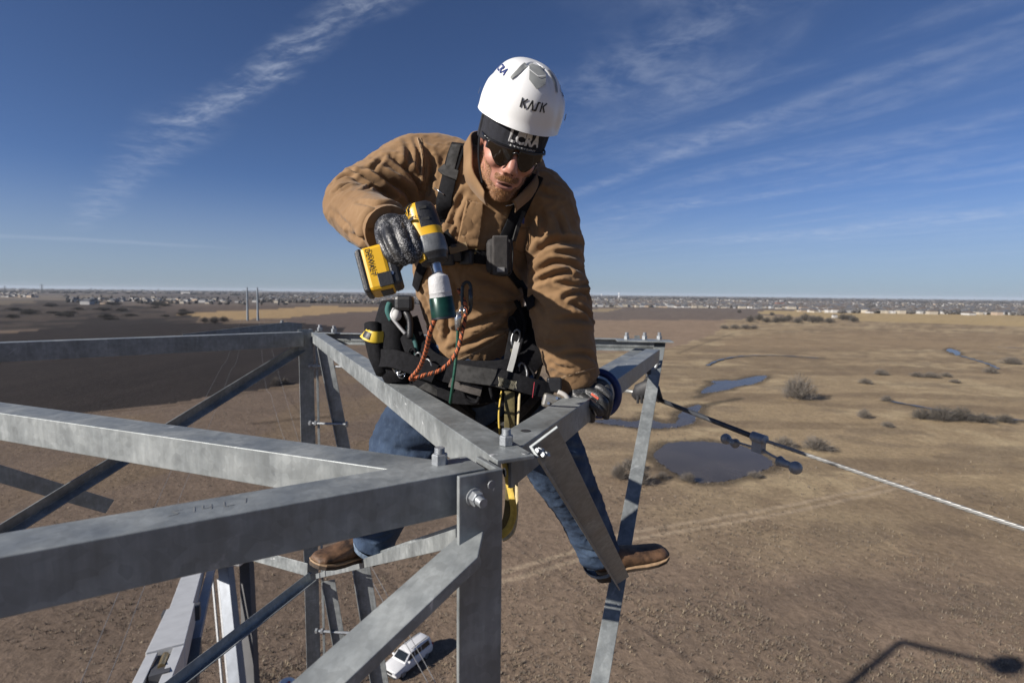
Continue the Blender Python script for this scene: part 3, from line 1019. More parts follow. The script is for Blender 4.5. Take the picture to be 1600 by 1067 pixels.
def build_bushes():
    bark = simple('grey winter twigs', (.185, .162, .138), .9, 0, .2, 3.0)
    bark2 = simple('dark winter twigs', (.115, .102, .088), .9, 0, .2, 3.0)
    protos = []
    for s in range(4):
        (v, f), (v2, f2) = twig_mesh(s, 1500, 1.0, 11)
        c = bpy.data.meshes.new('crown'); c.from_pydata(v, [], f)
        t = bpy.data.meshes.new('trunk'); t.from_pydata(v2, [], f2)
        protos.append((c, t))
    dark = {}
    rnd = random.Random(3)
    def bush(px, py, wpx, hpx, lab, dk=False, group='bare bushes of the meadow'):
        g = PG(px, py); d = g.y
        w = wpx * d / FPX; h = hpx * d / FPX
        r = thing('bare_bush', g, lab, 'bush', group)
        r.rotation_euler.z = rnd.random() * 6.28
        r.scale = (w * .85, w * .85, h * .95)
        i = rnd.randrange(4)
        for me, nm in zip(protos[i], ('crown', 'trunk')):
            key = (me.name, dk)
            if key not in dark:
                m2 = me.copy(); m2.materials.append(bark2 if dk else bark); dark[key] = m2
            o = bpy.data.objects.new(nm, dark[key]); col.objects.link(o); o.parent = r
    bush(1247, 624, 66, 46, 'big round bare bush standing alone beyond the pond')
    bush(1350, 654, 26, 19, 'small bare bush right of the big round one'); bush(1387, 668, 24, 12, 'low bare bush leaning beside the small one')
    for x, y, w, h in ((1440, 655, 40, 22), (1470, 657, 52, 28), (1502, 657, 48, 26), (1535, 660, 40, 18), (1570, 660, 36, 16)):
        bush(x, y, w, h, 'dark bare bush in the thicket along the creek', True, 'creek thicket bushes')
    for x, y, w, h in ((1376, 586, 26, 12), (1352, 600, 26, 11), (1433, 589, 26, 10), (1455, 590, 30, 11), (1478, 589, 22, 9), (1385, 627, 20, 12), (1548, 583, 24, 12), (1580, 569, 36, 14), (1492, 598, 20, 7)):
        bush(x, y, w, h, 'grey bare bush scattered in the far meadow', False, 'far meadow bushes')
    for x, y, w, h in ((968, 748, 40, 30), (1000, 756, 48, 34), (985, 735, 40, 24), (1035, 748, 26, 14), (1075, 752, 30, 18)):
        bush(x, y, w, h, 'pale bare bush on the near bank of the round pond', False, 'pond bank bushes')
    for x, y, w, h in ((1180, 746, 30, 12), (1225, 700, 44, 22), (1275, 703, 56, 26)):
        bush(x, y, w, h, 'grey bare bush beside the damper end of the pond', False, 'pond end bushes')
    for x, y, w, h in ((1132, 514, 18, 8), (1148, 514, 20, 9), (1164, 514, 22, 9), (1178, 514, 16, 8)):
        bush(x, y, w, h, 'grey bare bush in the hedge before the farmstead', False, 'hedge bushes')
    for x in (1172, 1186, 1198, 1212, 1222, 1232, 1246, 1258, 1270, 1279, 1296, 1316, 1326, 1334):
        bush(x, 503 + rnd.uniform(-3, 2), rnd.uniform(16, 24), rnd.uniform(9, 15), 'dark bare tree around the white farmhouse', True, 'farmstead trees')
    for x, y in ((1155, 489), (1206, 493), (1115, 481), (1080, 478), (1050, 480), (1035, 480)):
        bush(x, y, 10, 7, 'tiny bare tree on the far field edge', True, 'field edge trees')
    for x, y, w, h in ((320, 504, 16, 10), (335, 505, 22, 13), (350, 503, 18, 11)):
        bush(x, y, w, h, 'dark bare bush beside the pale shed roof left of the poles', True, 'bushes by the poles')
    for x, y, w, h in ((430, 602, 22, 16), (445, 600, 18, 12)):
        bush(x, y, w, h, 'bare bush at the edge of the ploughed field', False, 'ploughed field bushes')
    for k in range(26):
        x = rnd.uniform(10, 300); y = 474 + rnd.random() * 24 + x * .01
        bush(x, y, rnd.uniform(16, 34), rnd.uniform(5, 9), 'dark bare scrub behind the ploughed field', True, 'scrub behind the ploughed field')


def build_poles():
    m = simple('weathered steel pole', (.22, .25, .28), .5, .4, .1, .3)
    base = PG(392, 502)
    d = base.y
    tops = []
    r = thing('pole_structure', PG(396, 501), 'twin steel pole structure standing at the ploughed field edge', 'power pole')
    for px in (387, 403):
        g = PG(px, 501); top = P(px - 1, 449, g.y)
        mb = MB(); mb.tube([g, g.lerp(top, .5), top], [1.05, .85, .6], 12); auto_smooth(mb.build('pole', m, r))
        tops.append(top)
    for k, z in enumerate((-3, -10)):
        a, b = tops[0] + UP * z, tops[1] + UP * z
        e = (b - a)
        mb = MB(); mb.frame((a + b) / 2, e.normalized(), e.normalized().cross(UP), UP, e.length * 2.0, .35, .35); mb.build('crossarm', m, r)
    # conductors from there towards this tower
    wm = simple('aluminium conductor', (.30, .30, .30), .45, .5, .05, 1.0)
    A, B = tops[0] - UP * 10, tops[1] - UP * 10
    paths = [([B, P(441, 603, 110), P(478, 700, 60), P(530, 800, 42), P(583, 890, 32), P(630, 975, 26), P(690, 1085, 21), P(780, 1290, 15)], 'conductor wire running past the white vehicle'),
             ([B, P(410, 560, 160), P(424, 620, 96), P(452, 705, 58), P(515, 810, 40), P(572, 893, 31), P(621, 982, 25.5), P(678, 1085, 21), P(766, 1290, 15)], 'conductor wire paired beside the vehicle wire'),
             ([A, P(364, 536, 200), P(345, 575, 140), P(322, 620, 96), P(270, 730, 58), P(205, 880, 36), P(150, 1010, 28), P(60, 1220, 20)], 'conductor wire crossing the ploughed field on the left'),
             ([A, P(375, 540, 200), P(360, 580, 140), P(341, 630, 96), P(296, 740, 58), P(236, 890, 36), P(186, 1020, 28), P(100, 1230, 20)], 'conductor wire paired beside the ploughed field wire')]
    for pts, lab in paths:
        c = catmull(pts, 8, False)
        mb = MB(); mb.tube(c, .017, 6)
        o = mb.build('conductor_wire', wm, None, True)
        tag(o, lab, 'wire', 'line conductors')


def build_pylons():
    m = simple('distant pylon steel', (.10, .11, .12), .7, .2)
    mb = MB()
    H = 44.0
    for sx in (-1, 1):
        for sy in (-1, 1):
            mb.tube([Vector((sx * 4.5, sy * 4.5, 0)), Vector((sx * 1.1, sy * 1.1, 26)), Vector((sx * .8, sy * .8, H))], .45, 4)
    for z in range(0, 26, 5):
        a = 4.5 - 3.4 * z / 26; b = 4.5 - 3.4 * (z + 5) / 26
        for s in (-1, 1):
            mb.tube([Vector((-a * s, -a, z)), Vector((b * s, -b, z + 5))], .25, 4); mb.tube([Vector((-a * s, a, z)), Vector((b * s, b, z + 5))], .25, 4)
    arms = MB()
    for z, w in ((27, 9), (34, 11), (41, 8)):
        for s in (-1, 1):
            arms.tube([Vector((s * .9, 0, z + 2.2)), Vector((s * w, 0, z))], .32, 4); arms.tube([Vector((s * .9, 0, z)), Vector((s * w, 0, z))], .32, 4)
    r = None
    for px, dy, s, lab in ((66, 9.5, 1.0, 'tallest far lattice pylon on the left horizon'), (8, 8.5, .8, 'far lattice pylon left of the tallest one'), (143, 5.5, .72, 'faint far lattice pylon above the white houses'), (248, 4.8, .72, 'faint far lattice pylon near the white warehouse')):
        g = PG(px, hor(px) + dy)
        if r is None:
            t = thing('lattice_pylon', g, lab, 'pylon', 'pylons on the horizon')
            b1 = bpy.data.meshes.new('mast'); b1.from_pydata([tuple(v) for v in mb.v], [], mb.f); b1.materials.append(m)
            b2 = bpy.data.meshes.new('crossarm'); b2.from_pydata([tuple(v) for v in arms.v], [], arms.f); b2.materials.append(m)
            r = (b1, b2)
        else:
            t = thing('lattice_pylon', g, lab, 'pylon', 'pylons on the horizon')
        t.scale = (s, s, s); t.rotation_euler.z = .2
        for me, nm in zip(r, ('mast', 'crossarm')):
            o = bpy.data.objects.new(nm, me); col.objects.link(o); o.parent = t
    wm = simple('white tank paint', (.8, .8, .8), .5)
    for px, lab, s in ((967, 'white water tower on the horizon right of the sleeve', 1.0), (940, 'smaller white water tower on the horizon', .7)):
        g = PG(px, hor(px) + 5.2)
        t = thing('water_tower', g, lab, 'water tower')
        mb = MB(); mb.prism(g, UP, 4.5 * s, 3.2 * s, 30 * s, 12); mb.build('stem', wm, t)
        mb = MB(); mb.ball(g + UP * 36 * s, 9 * s, 14, 8, (1, 1, .75)); mb.build('tank', wm, t, True)


def build_suv():
    f0, r0 = PG(612, 1058), PG(662, 1018)
    c = (f0 + r0) / 2
    ax = (r0 - f0); ax.z = 0; ax.normalize()
    sd = Vector((-ax.y, ax.x, 0))
    white = simple('white car paint', (.80, .80, .80), .25, 0, .03, 2.0)
    glass = simple('dark car glass', (.02, .025, .03), .08, 0, .05)
    black = simple('black car trim', (.025, .025, .025), .6)
    rim_m = simple('alloy rim', (.45, .46, .47), .35, .7)
    lamp = simple('headlight lens', (.55, .56, .58), .12, .2)
    red = simple('tail light red', (.35, .02, .02), .2)
    t = thing('sport_utility_vehicle', c, 'white sport utility vehicle parked on the bare ground below', 'car')
    def W(x, y, z):
        return c + (ax * x + sd * y + UP * z) * .84
    def loft(name, secs, mat):
        """sections across the car: (x, half width, z) profile rows"""
        v, f = [], []
        n = len(secs[0])
        for s in secs:
            v += [W(*p) for p in s]
        for i in range(len(secs) - 1):
            for k in range(n - 1):
                f.append((i * n + k, i * n + k + 1, (i + 1) * n + k + 1, (i + 1) * n + k))
        f.append(tuple(range(n))); f.append(tuple((len(secs) - 1) * n + k for k in range(n)))
        o = mesh(name, v, f, mat, t)
        return auto_smooth(o, 35)
    low = []
    for x, hw, zt, zb in ((-2.45, .72, .82, .42), (-2.36, .88, .95, .34), (-1.9, .94, 1.05, .32), (-1.2, .95, 1.11, .32), (0, .96, 1.12, .32), (1.6, .96, 1.13, .32), (2.3, .93, 1.12, .36), (2.42, .86, 1.02, .44)):
        low.append([(x, -hw + .05, zb), (x, -hw, zb + .12), (x, -hw, zt - .25), (x, -hw + .06, zt - .06), (x, -hw + .16, zt), (x, hw - .16, zt), (x, hw - .06, zt - .06), (x, hw, zt - .25), (x, hw, zb + .12), (x, hw - .05, zb)])
    loft('body', low, white)
    cab = []
    for x, hw, zt in ((-1.25, .80, 1.10), (-.52, .70, 1.66), (-.2, .69, 1.74), (1.0, .69, 1.78), (2.1, .68, 1.74), (2.22, .68, 1.70), (2.38, .74, 1.12)):
        b = 1.09
        top = max(zt, b + .02)
        cab.append([(x, -.84, b), (x, -hw - .02, b + (top - b) * .85), (x, -hw + .12, top), (x, hw - .12, top), (x, hw + .02, b + (top - b) * .85), (x, .84, b)])
    roof = loft('cabin', cab, white)
    def pane(name, pts, mat=glass):
        mesh(name, [W(*p) for p in pts], [tuple(range(len(pts)))], mat, t)
    pane('windscreen', [(-1.14, -.70, 1.20), (-1.14, .70, 1.20), (-.58, .62, 1.645), (-.58, -.62, 1.645)])
    for s in (-1, 1):
        for x0, x1, x2, x3 in ((-.88, .02, .02, -.44), (.10, .88, .88, .10), (.96, 2.05, 1.92, .96)):
            pane('side_window', [(x0, s * .856, 1.15), (x1, s * .856, 1.15), (x2, s * .745, 1.60), (x3, s * .745, 1.60)])
    pane('rear_window', [(2.37, -.66, 1.2), (2.37, .66, 1.2), (2.26, .58, 1.62), (2.26, -.58, 1.62)])
    for s in (-1, 1):
        mb = MB(); mb.frame(W(-2.40, s * .66, .82), ax, sd, UP, .12, .34, .16); mb.build('headlight', lamp, t, bevel=.02)
        mb = MB(); mb.frame(W(2.38, s * .78, .95), ax, sd, UP, .12, .14, .30); mb.build('tail_light', red, t)
        mb = MB(); mb.frame(W(-.85, s * 1.02, 1.16), ax, sd, UP, .14, .2, .14); mb.build('wing_mirror', white, t, bevel=.03)
        mb = MB(); mb.tube([W(-.1, s * .56, 1.82), W(.9, s * .56, 1.85), W(2.0, s * .56, 1.81)], .025, 6); mb.build('roof_rail', black, t)
    mb = MB(); mb.frame(W(-2.45, 0, .76), ax, sd, UP, .06, .8, .16); mb.build('grille', black, t)
    mb = MB(); mb.frame(W(-2.47, 0, .47), ax, sd, UP, .08, 1.4, .14); mb.build('bumper', black, t, bevel=.02)
    for x in (-1.5, 1.45):
        for s in (-1, 1):
            p = W(x, s * .80, .37)
            mb = MB(); mb.tube([p - sd * .12 * 1, p - sd * .11, p + sd * .13, p + sd * .14], [.30, .37, .37, .30], 20); w = auto_smooth(mb.build('wheel', black, t))
            mb = MB(); mb.prism(p + sd * s * .142, sd * s, .22, .20, .015, 14); mb.build('rim', rim_m, w)


def cast(px, py, h):
    """where something h metres up must stand for its shadow to fall on this spot of the ground"""
    return PG(px, py) + SDIR * (h / SDIR.z)


def build_lifts():
    white = simple('white lift paint', (.56, .57, .58), .4, 0, .06, 6.0, .1, 40.0)
    grey = simple('grey boom steel', (.20, .22, .25), .45, .3, .12, 6.0)
    blue = simple('blue grey hose guard', (.14, .20, .30), .5, .1, .12, 4.0)
    dark = simple('dark boom paint', (.075, .075, .08), .6, 0, .15, 3.0)
    brass = simple('brass pin', (.45, .33, .16), .35, .8)
    def boxbeam(mb, a, b, wa, wb, up=UP, flat=.8):
        d = (b - a).normalized(); s = d.cross(up).normalized(); u = s.cross(d)
        v = []
        for p, w in ((a, wa), (b, wb)):
            for k, q in ((-.5, -.5), (.5, -.5), (.5, .5), (-.5, .5)):
                v.append(p + s * (k * w) + u * (q * w * flat))
        mb.put(v, [(3, 2, 1, 0), (4, 5, 6, 7), (0, 1, 5, 4), (1, 2, 6, 5), (2, 3, 7, 6), (3, 0, 4, 7)])
        return s, u, d
    A = P(308, 880, 9.4); B = P(283, 962, 6.3); D = P(206, 1090, 3.7); E = P(205, 1160, 3.8)
    t = thing('boom_lift', (A.x, A.y, 0), 'white boom lift arm reaching up beneath the near beam', 'boom lift')
    mb = MB(); boxbeam(mb, A, P(281, 968, 6.2), .28, .25); mb.build('inner_boom', white, t, bevel=.006)
    mb = MB(); s, u, d = boxbeam(mb, B, P(259, 1033, 4.9), .29, .31); ob = mb.build('outer_boom', white, t, bevel=.006)
    F0 = P(259, 1033, 4.9)
    for k in (-1, 1):                        # forked end with the pin between
        mb = MB()
        for q in (0,):
            boxbeam(mb, F0 + s * (k * .105), E + s * (k * .105), .09, .09, UP, 2.4)
        mb.build('fork_plate', white, t, bevel=.004)
    mb = MB(); mb.tube([F0 - s * .0 + d * .02 + u * .06, F0 + d * .34 + u * .06], .03, 12); mb.build('cylinder_rod', brass, ob)
    mb = MB(); boxbeam(mb, F0 + d * .01, F0 + d * .5, .15, .15); mb.build('cylinder', dark, ob)
    for k in (-1, 1):
        mb = MB(); mb.frame(B + s * (k * .165) - d * .05, s, u, d, .06, .16, .22); mb.build('slide_pad', dark, ob, bevel=.005)
    mb = MB(); boxbeam(mb, P(332, 882, 9.2), P(303, 1005, 6.0), .11, .12); mb.build('hose_guard', blue, t, bevel=.006)
    mb = MB(); boxbeam(mb, P(296, 1012, 5.9), P(284, 1080, 5.1), .24, .26); mb.build('control_box', dark, t, bevel=.01)
    # lower arm from the elbow to the ground
    g0, g1 = P(351, 870, 9.6), P(371, 1067, 8.7)
    gd = (g1 - g0).normalized()
    base = g0 + gd * ((g0.z - 1.2) / -gd.z)
    mb = MB(); boxbeam(mb, g0, base, .20, .34, Vector((0, 1, 0))); lo = mb.build('lower_boom', grey, t, bevel=.008)
    for off, w in ((-.125, .028), (-.02, .034)):
        mb = MB(); x = Vector((off, -.19, 0)); boxbeam(mb, g0 + x - UP * .3, base + x, w, w * 1.6, Vector((0, 1, 0)), 1.0); mb.build('boom_rail', simple('pale grey rail paint', (.40, .41, .42), .5), t)
    h0, h1 = P(385, 872, 9.9), P(393, 1067, 9.1)
    hd = (h1 - h0).normalized(); hb = h0 + hd * ((h0.z - 1.2) / -hd.z)
    mb = MB(); boxbeam(mb, h0, hb, .20, .30, Vector((0, 1, 0))); mb.build('support_boom', dark, t, bevel=.008)
    mb = MB(); mb.frame((A + g0 + h0) / 3 + UP * .25, Vector((1, 0, 0)), Vector((0, 1, 0)), UP, .9, .5, .5); mb.build('elbow', white, t, bevel=.03)
    mb = MB(); mb.prism(Vector((base.x, base.y, 0)), UP, 1.1, .8, 1.3, 16); mb.build('turntable', white, t)
    mb = MB(); mb.frame(E + Vector((-.2, -.3, -.5)), Vector((1, 0, 0)), Vector((0, 1, 0)), UP, .6, .7, 1.0); mb.build('bucket', white, t, bevel=.05)
    # second lift, out to the left; its shadow lies on the ground at the right
    e = cast(1408, 1002, 30.0); k = cast(1572, 1040, 31.5); l2 = cast(1330, 1067, 28.0)
    t2 = thing('boom_lift', (l2.x - 3, l2.y - 6, 0), 'second boom lift raised beside the tower with its bucket high', 'boom lift')
    mb = MB(); boxbeam(mb, e, k, .42, .34); mb.build('upper_boom', white, t2, bevel=.01)
    gb = Vector((l2.x - 3.0, l2.y - 6.0, 1.2))
    mb = MB(); boxbeam(mb, e, l2 + (l2 - e) * .15, .45, .5); mb.build('middle_boom', white, t2, bevel=.01)
    mb = MB(); boxbeam(mb, l2, gb, .5, .7, Vector((0, 1, 0))); mb.build('lower_boom', white, t2, bevel=.01)
    mb = MB(); mb.prism(Vector((gb.x, gb.y, 0)), UP, 1.1, .8, 1.3, 16); mb.build('turntable', white, t2)
    mb = MB(); X = Vector((1, 0, 0)); Y = Vector((0, 1, 0))
    for cx, cy, sx, sy in ((0, -.55, 1.6, .05), (0, .55, 1.6, .05), (-.8, 0, .05, 1.1), (.8, 0, .05, 1.1)):
        mb.frame(k + X * cx + Y * cy + UP * .1, X, Y, UP, sx, sy, 1.1)
    mb.frame(k - UP * .45, X, Y, UP, 1.6, 1.1, .05); mb.build('bucket', white, t2)
    return e, k, l2


def build_ground_wire():
    alum = simple('bright aluminium strand', (.31, .31, .30), .4, .35, .1, 40.0)
    rod = simple('dark armour rod', (.075, .08, .09), .5, .4, .2, 40.0)
    cast_m = simple('cast damper zinc', (.36, .38, .40), .5, .5, .12, 40.0)
    black = simple('black rubber fitting', (.03, .03, .033), .6, 0, .2, 60.0)
    a, b, c = P(1035, 627, 3.05), P(1186, 685, 2.35), P(1600, 826, 1.55)
    far = c + (c - b) * 6
    far.z = c.z + .35
    # stranded wire: three lays twisted round each other
    t = thing('ground_wire', a, 'pale stranded ground wire stretching away from the arm tip', 'wire')
    pts = [b, c, c + (c - b) * 1.5, far]
    path = []
    for i in range(3):
        for j in range(60 if i == 0 else 25):
            path.append(pts[i].lerp(pts[i + 1], j / (60.0 if i == 0 else 25.0)))
    path.append(far)
    fine = []
    for i in range(len(path) - 1):
        for j in range(3):
            fine.append(path[i].lerp(path[i + 1], j / 3))
    for k in range(5):
        q = []; L = 0
        for i, p in enumerate(fine):
            if i:
                L += (p - fine[i - 1]).length
            d = (fine[min(i + 1, len(fine) - 1)] - fine[max(i - 1, 0)]).normalized()
            s = d.cross(UP).normalized(); u = s.cross(d)
            th = L * 46 + k * 2 * math.pi / 5
            q.append(p + s * (.0042 * math.cos(th)) + u * (.0042 * math.sin(th)))
        mb = MB(); mb.tube(q, .0035, 6); mb.build('strand', alum, t, True)
    mb = MB(); mb.tube([P(1026, 623, 3.08), P(1180, 683, 2.37)], .0125, 12); mb.build('armour_rod', rod, t, True)
    mb = MB(); mb.tube([P(955, 606, 3.35), P(1003, 615, 3.12)], .012, 10); mb.build('tail', alum, t, True)
    # dead-end fitting hanging at the arm tip
    f = thing('suspension_clamp', P(1018, 580, 3.12), 'dark suspension clamp and shackle hanging under the arm tip', 'wire clamp')
    def ring(p, r, w, n, a_):
        pts = []
        bb = n.cross(a_).normalized()
        for i in range(17):
            th = 2 * math.pi * i / 16
            pts.append(p + a_ * (math.cos(th) * r) + bb * (math.sin(th) * r * 1.5))
        mb = MB(); mb.tube(pts, w, 8, False); return mb
    ring(P(1019, 566, 3.12), .030, .011, Vector((0, 1, 0)), Vector((1, 0, 0))).build('shackle', BOLT, f, True)
    ring(P(1013, 583, 3.12), .022, .011, Vector((1, .2, 0)), Vector((0, 1, 0))).build('eye_link', black, f, True)
    mb = MB(); mb.tube([P(1014, 588, 3.12), P(1013, 596, 3.12), P(1012, 604, 3.12)], [.012, .03, .02], 12); mb.build('socket', black, f, True)
    mb = MB(); mb.tube([P(990, 621, 3.14), P(1000, 612, 3.12), P(1012, 606, 3.1), P(1022, 612, 3.08), P(1032, 626, 3.05)], [.02, .05, .052, .05, .02], 12, True, .55); mb.build('clamp_body', black, f, True)
    for px in (997, 1003, 1010, 1017):
        mb = MB(); mb.prism(P(px, 618, 3.08), DOWN, .009, .009, .045, 6); mb.build('u_bolt', black, f)
    # vibration damper
    w = thing('vibration_damper', b, 'grey dumbbell vibration damper clamped under the ground wire', 'vibration damper')
    wd = (c - b).normalized()
    mb = MB(); mb.tube([b - wd * .035 + DOWN * .012, b - wd * .03, b + wd * .03, b + wd * .035 + DOWN * .012], [.014, .024, .024, .014], 14)
    mb.frame(b + DOWN * .032, wd, wd.cross(UP), UP, .05, .032, .06); cl = auto_smooth(mb.build('clamp', cast_m, w))
    m0 = P(1188, 700, 2.35)
    r1, r2 = P(1240, 729, 2.18), P(1136, 686, 2.62)
    mb = MB(); mb.tube([r2, m0 + (r2 - m0) * .3 + DOWN * .004, m0, m0 + (r1 - m0) * .3 + DOWN * .004, r1], .0058, 8); mb.build('messenger_cable', cast_m, w, True)
    for r_, s in ((r1, 1), (r2, -1)):
        dr = (r_ - m0).normalized()
        mb = MB(); mb.ball(r_ + dr * .01, .027, 16, 10)
        q = r_ - dr * .02 + Vector((-.02 * s, 0, .006))
        mb.tube([r_ - dr * .005, r_ - dr * .05 + DOWN * .008, r_ - dr * .075 + DOWN * .01], [.012, .017, .024], 14)
        mb.build('weight', cast_m, w, True)


build_houses()
build_far_wood()
build_bushes()
build_poles()
build_pylons()
build_suv()
LIFT = build_lifts()
build_ground_wire()

# ================================================================== THE LINEMAN
def temp_eval(v, f, mods):
    me = bpy.data.meshes.new('tmp'); me.from_pydata([tuple(x) for x in v], [], f)
    bm = bmesh.new(); bm.from_mesh(me); bmesh.ops.recalc_face_normals(bm, faces=bm.faces[:]); bm.to_mesh(me); bm.free()
    o = bpy.data.objects.new('tmp', me); col.objects.link(o)
    for typ, kw in mods:
        m = o.modifiers.new(typ, typ)
        for k, x in kw.items():
            setattr(m, k, x)
    dg = bpy.context.evaluated_depsgraph_get()
    res = bpy.data.meshes.new_from_object(o.evaluated_get(dg))
    bpy.data.objects.remove(o); bpy.data.meshes.remove(me)
    return res


def grow(tubes, voxel, smooth=6, extra=None):
    """grow one continuous skin over round limbs; each limb a list of (px, py, depth, half width px, half depth m)"""
    mb = MB()
    for tb in tubes:
        c = [P(x, y, z) for x, y, z, *_ in tb]
        # densify
        pts, ra, rb = [], [], []
        cc = catmull(c, 5, False)
        n = len(tb)
        for i, p in enumerate(cc):
            k = min(i / 5.0, n - 1.0001); j = int(k); t = k - j
            w = tb[j][3] * tb[j][2] / FPX * (1 - t) + tb[min(j + 1, n - 1)][3] * tb[min(j + 1, n - 1)][2] / FPX * t
            dp = lambda q: q[4] if len(q) > 4 and q[4] else q[3] * q[2] / FPX
            d = dp(tb[j]) * (1 - t) + dp(tb[min(j + 1, n - 1)]) * t
            pts.append(p); ra.append(w); rb.append(d)
        limb(mb, pts, ra, rb)
    if extra:
        extra(mb)
    return temp_eval(mb.v, mb.f, [('REMESH', dict(mode='VOXEL', voxel_size=voxel)), ('SMOOTH', dict(factor=.5, iterations=smooth))])


def limb(mb, pts, ra, rb, seg=20, view=None):
    n = len(pts)
    v, f = [], []
    for i, p in enumerate(pts):
        d = (pts[min(i + 1, n - 1)] - pts[max(i - 1, 0)]).normalized()
        w = (p - CO).normalized() if view is None else view
        b = (w - d * w.dot(d))
        b = b.normalized() if b.length > .15 else (UP - d * UP.dot(d)).normalized()
        a = d.cross(b).normalized()
        for k in range(seg):
            t = 2 * math.pi * k / seg
            v.append(p + a * (math.cos(t) * ra[i]) + b * (math.sin(t) * rb[i]))
    for i in range(n - 1):
        for k in range(seg):
            k2 = (k + 1) % seg
            f.append((i * seg + k, i * seg + k2, (i + 1) * seg + k2, (i + 1) * seg + k))
    # rounded ends
    for i, sgn in ((0, -1), (n - 1, 1)):
        d = (pts[min(i + 1, n - 1)] - pts[max(i - 1, 0)]).normalized()
        c = len(v); v.append(pts[i] + d * (sgn * min(ra[i], rb[i]) * .35))
        for k in range(seg):
            k2 = (k + 1) % seg
            f.append((i * seg + k, i * seg + k2, c))
    mb.put(v, f)


def bvh_of(me):
    return BVHTree.FromPolygons([v.co.copy() for v in me.vertices], [tuple(p.vertices) for p in me.polygons])


def hit(bvh, px, py):
    d = ray(px, py).normalized()
    loc, nrm, _, _ = bvh.ray_cast(CO, d)
    if loc is None:
        loc, nrm, _, _ = bvh.find_nearest(P(px, py, 1.55))
    if nrm.dot(d) > 0:
        nrm = -nrm
    return loc, nrm


def spline_px(pts, step=4.0):
    c = catmull([Vector((x, y, 0)) for x, y in pts], 8, False)
    out = [c[0]]
    for p in c[1:]:
        if (p - out[-1]).length >= step:
            out.append(p)
    out.append(c[-1])
    return [(p.x, p.y) for p in out]


def fold_cloth(me, folds, voxel_noise=0.0025, seed=0, hem=None):
    """press creases into cloth: each fold a line over the cloth with depth and width in metres"""
    n = len(me.vertices)
    co = np.empty(n * 3); me.vertices.foreach_get('co', co); co = co.reshape(-1, 3)
    no = np.empty(n * 3); me.vertex_normals.foreach_get('vector', no); no = no.reshape(-1, 3)
    bvh = bvh_of(me)
    disp = np.zeros(n)
    for pts, amp, wid in folds:
        q = [np.array(hit(bvh, x, y)[0]) for x, y in spline_px(pts, 7)]
        d = np.full(n, 9.0); tt = np.zeros(n)
        for i in range(len(q) - 1):
            a, b = q[i], q[i + 1]
            if np.linalg.norm(b - a) > .15:
                continue
            ab = b - a
            t = np.clip(((co - a) @ ab) / (ab @ ab + 1e-12), 0, 1)
            e = np.linalg.norm(co - a - t[:, None] * ab, axis=1)
            m = e < d
            d[m] = e[m]; tt[m] = (i + t[m]) / (len(q) - 1)
        taper = np.sin(np.clip(tt, .04, .96) * math.pi) ** .5
        disp += taper * amp * (-np.exp(-(d / wid) ** 2) + .65 * np.exp(-((d - 2.1 * wid) / (1.15 * wid)) ** 2))
    nz = fbm(co[:, 0] * 14 + co[:, 1] * 9, co[:, 2] * 16 + co[:, 1] * 11, 4, seed)
    rz = 1 - np.abs(2 * fbm(co[:, 0] * 8 - co[:, 2] * 7, co[:, 2] * 15 + co[:, 1] * 8, 3, seed + 5) - 1)
    r3 = 1 - np.abs(2 * fbm(co[:, 0] * 24 + co[:, 2] * 17, co[:, 2] * 30 - co[:, 0] * 12 + co[:, 1] * 15, 3, seed + 9) - 1)
    disp += np.maximum(0, r3 - .72) * voxel_noise * 3.2
    disp += (nz - .5) * voxel_noise * 2 + (rz - .7) * voxel_noise * 2.2
    co += no * disp[:, None]
    me.vertices.foreach_set('co', co.ravel())
    me.update()


def ribbon(name, bvh, path, width, mat, parent, off=.004, thick=.003, taper=None, step=4.0):
    """webbing laid over the cloth along a line"""
    pts = [hit(bvh, x, y) for x, y in spline_px(path, step)]
    loc = [p for p, _ in pts]; nr = [q for _, q in pts]
    for _ in range(3):
        loc = [loc[0]] + [(loc[i - 1] + loc[i] * 2 + loc[i + 1]) / 4 for i in range(1, len(loc) - 1)] + [loc[-1]]
        nr = [nr[0]] + [(nr[i - 1] + nr[i] * 2 + nr[i + 1]).normalized() for i in range(1, len(nr) - 1)] + [nr[-1]]
    return band3(name, loc, nr, width, mat, parent, off, thick)


def band3(name, loc, nr, width, mat, parent, off=.004, thick=.003):
    v, f = [], []
    n = len(loc)
    for i in range(n):
        t = (loc[min(i + 1, n - 1)] - loc[max(i - 1, 0)]).normalized()
        s = nr[i].cross(t).normalized()
        nn = t.cross(s).normalized()
        nn = nn if nn.dot(nr[i]) > 0 else -nn
        w = width[min(i, len(width) - 1)] if hasattr(width, '__len__') else width
        for k, h in ((-.5, 0), (.5, 0), (.5, 1), (.46, 1.25), (-.46, 1.25), (-.5, 1)):
            v.append(loc[i] + s * (k * w) + nn * (off + h * thick))
    for i in range(n - 1):
        for k in range(6):
            k2 = (k + 1) % 6
            f.append((i * 6 + k, i * 6 + k2, i * 6 + 6 + k2, i * 6 + 6 + k))
    f.append(tuple(range(6))); f.append(tuple((n - 1) * 6 + k for k in range(6)))
    o = mesh(name, v, f, mat, parent)
    return auto_smooth(o, 45)


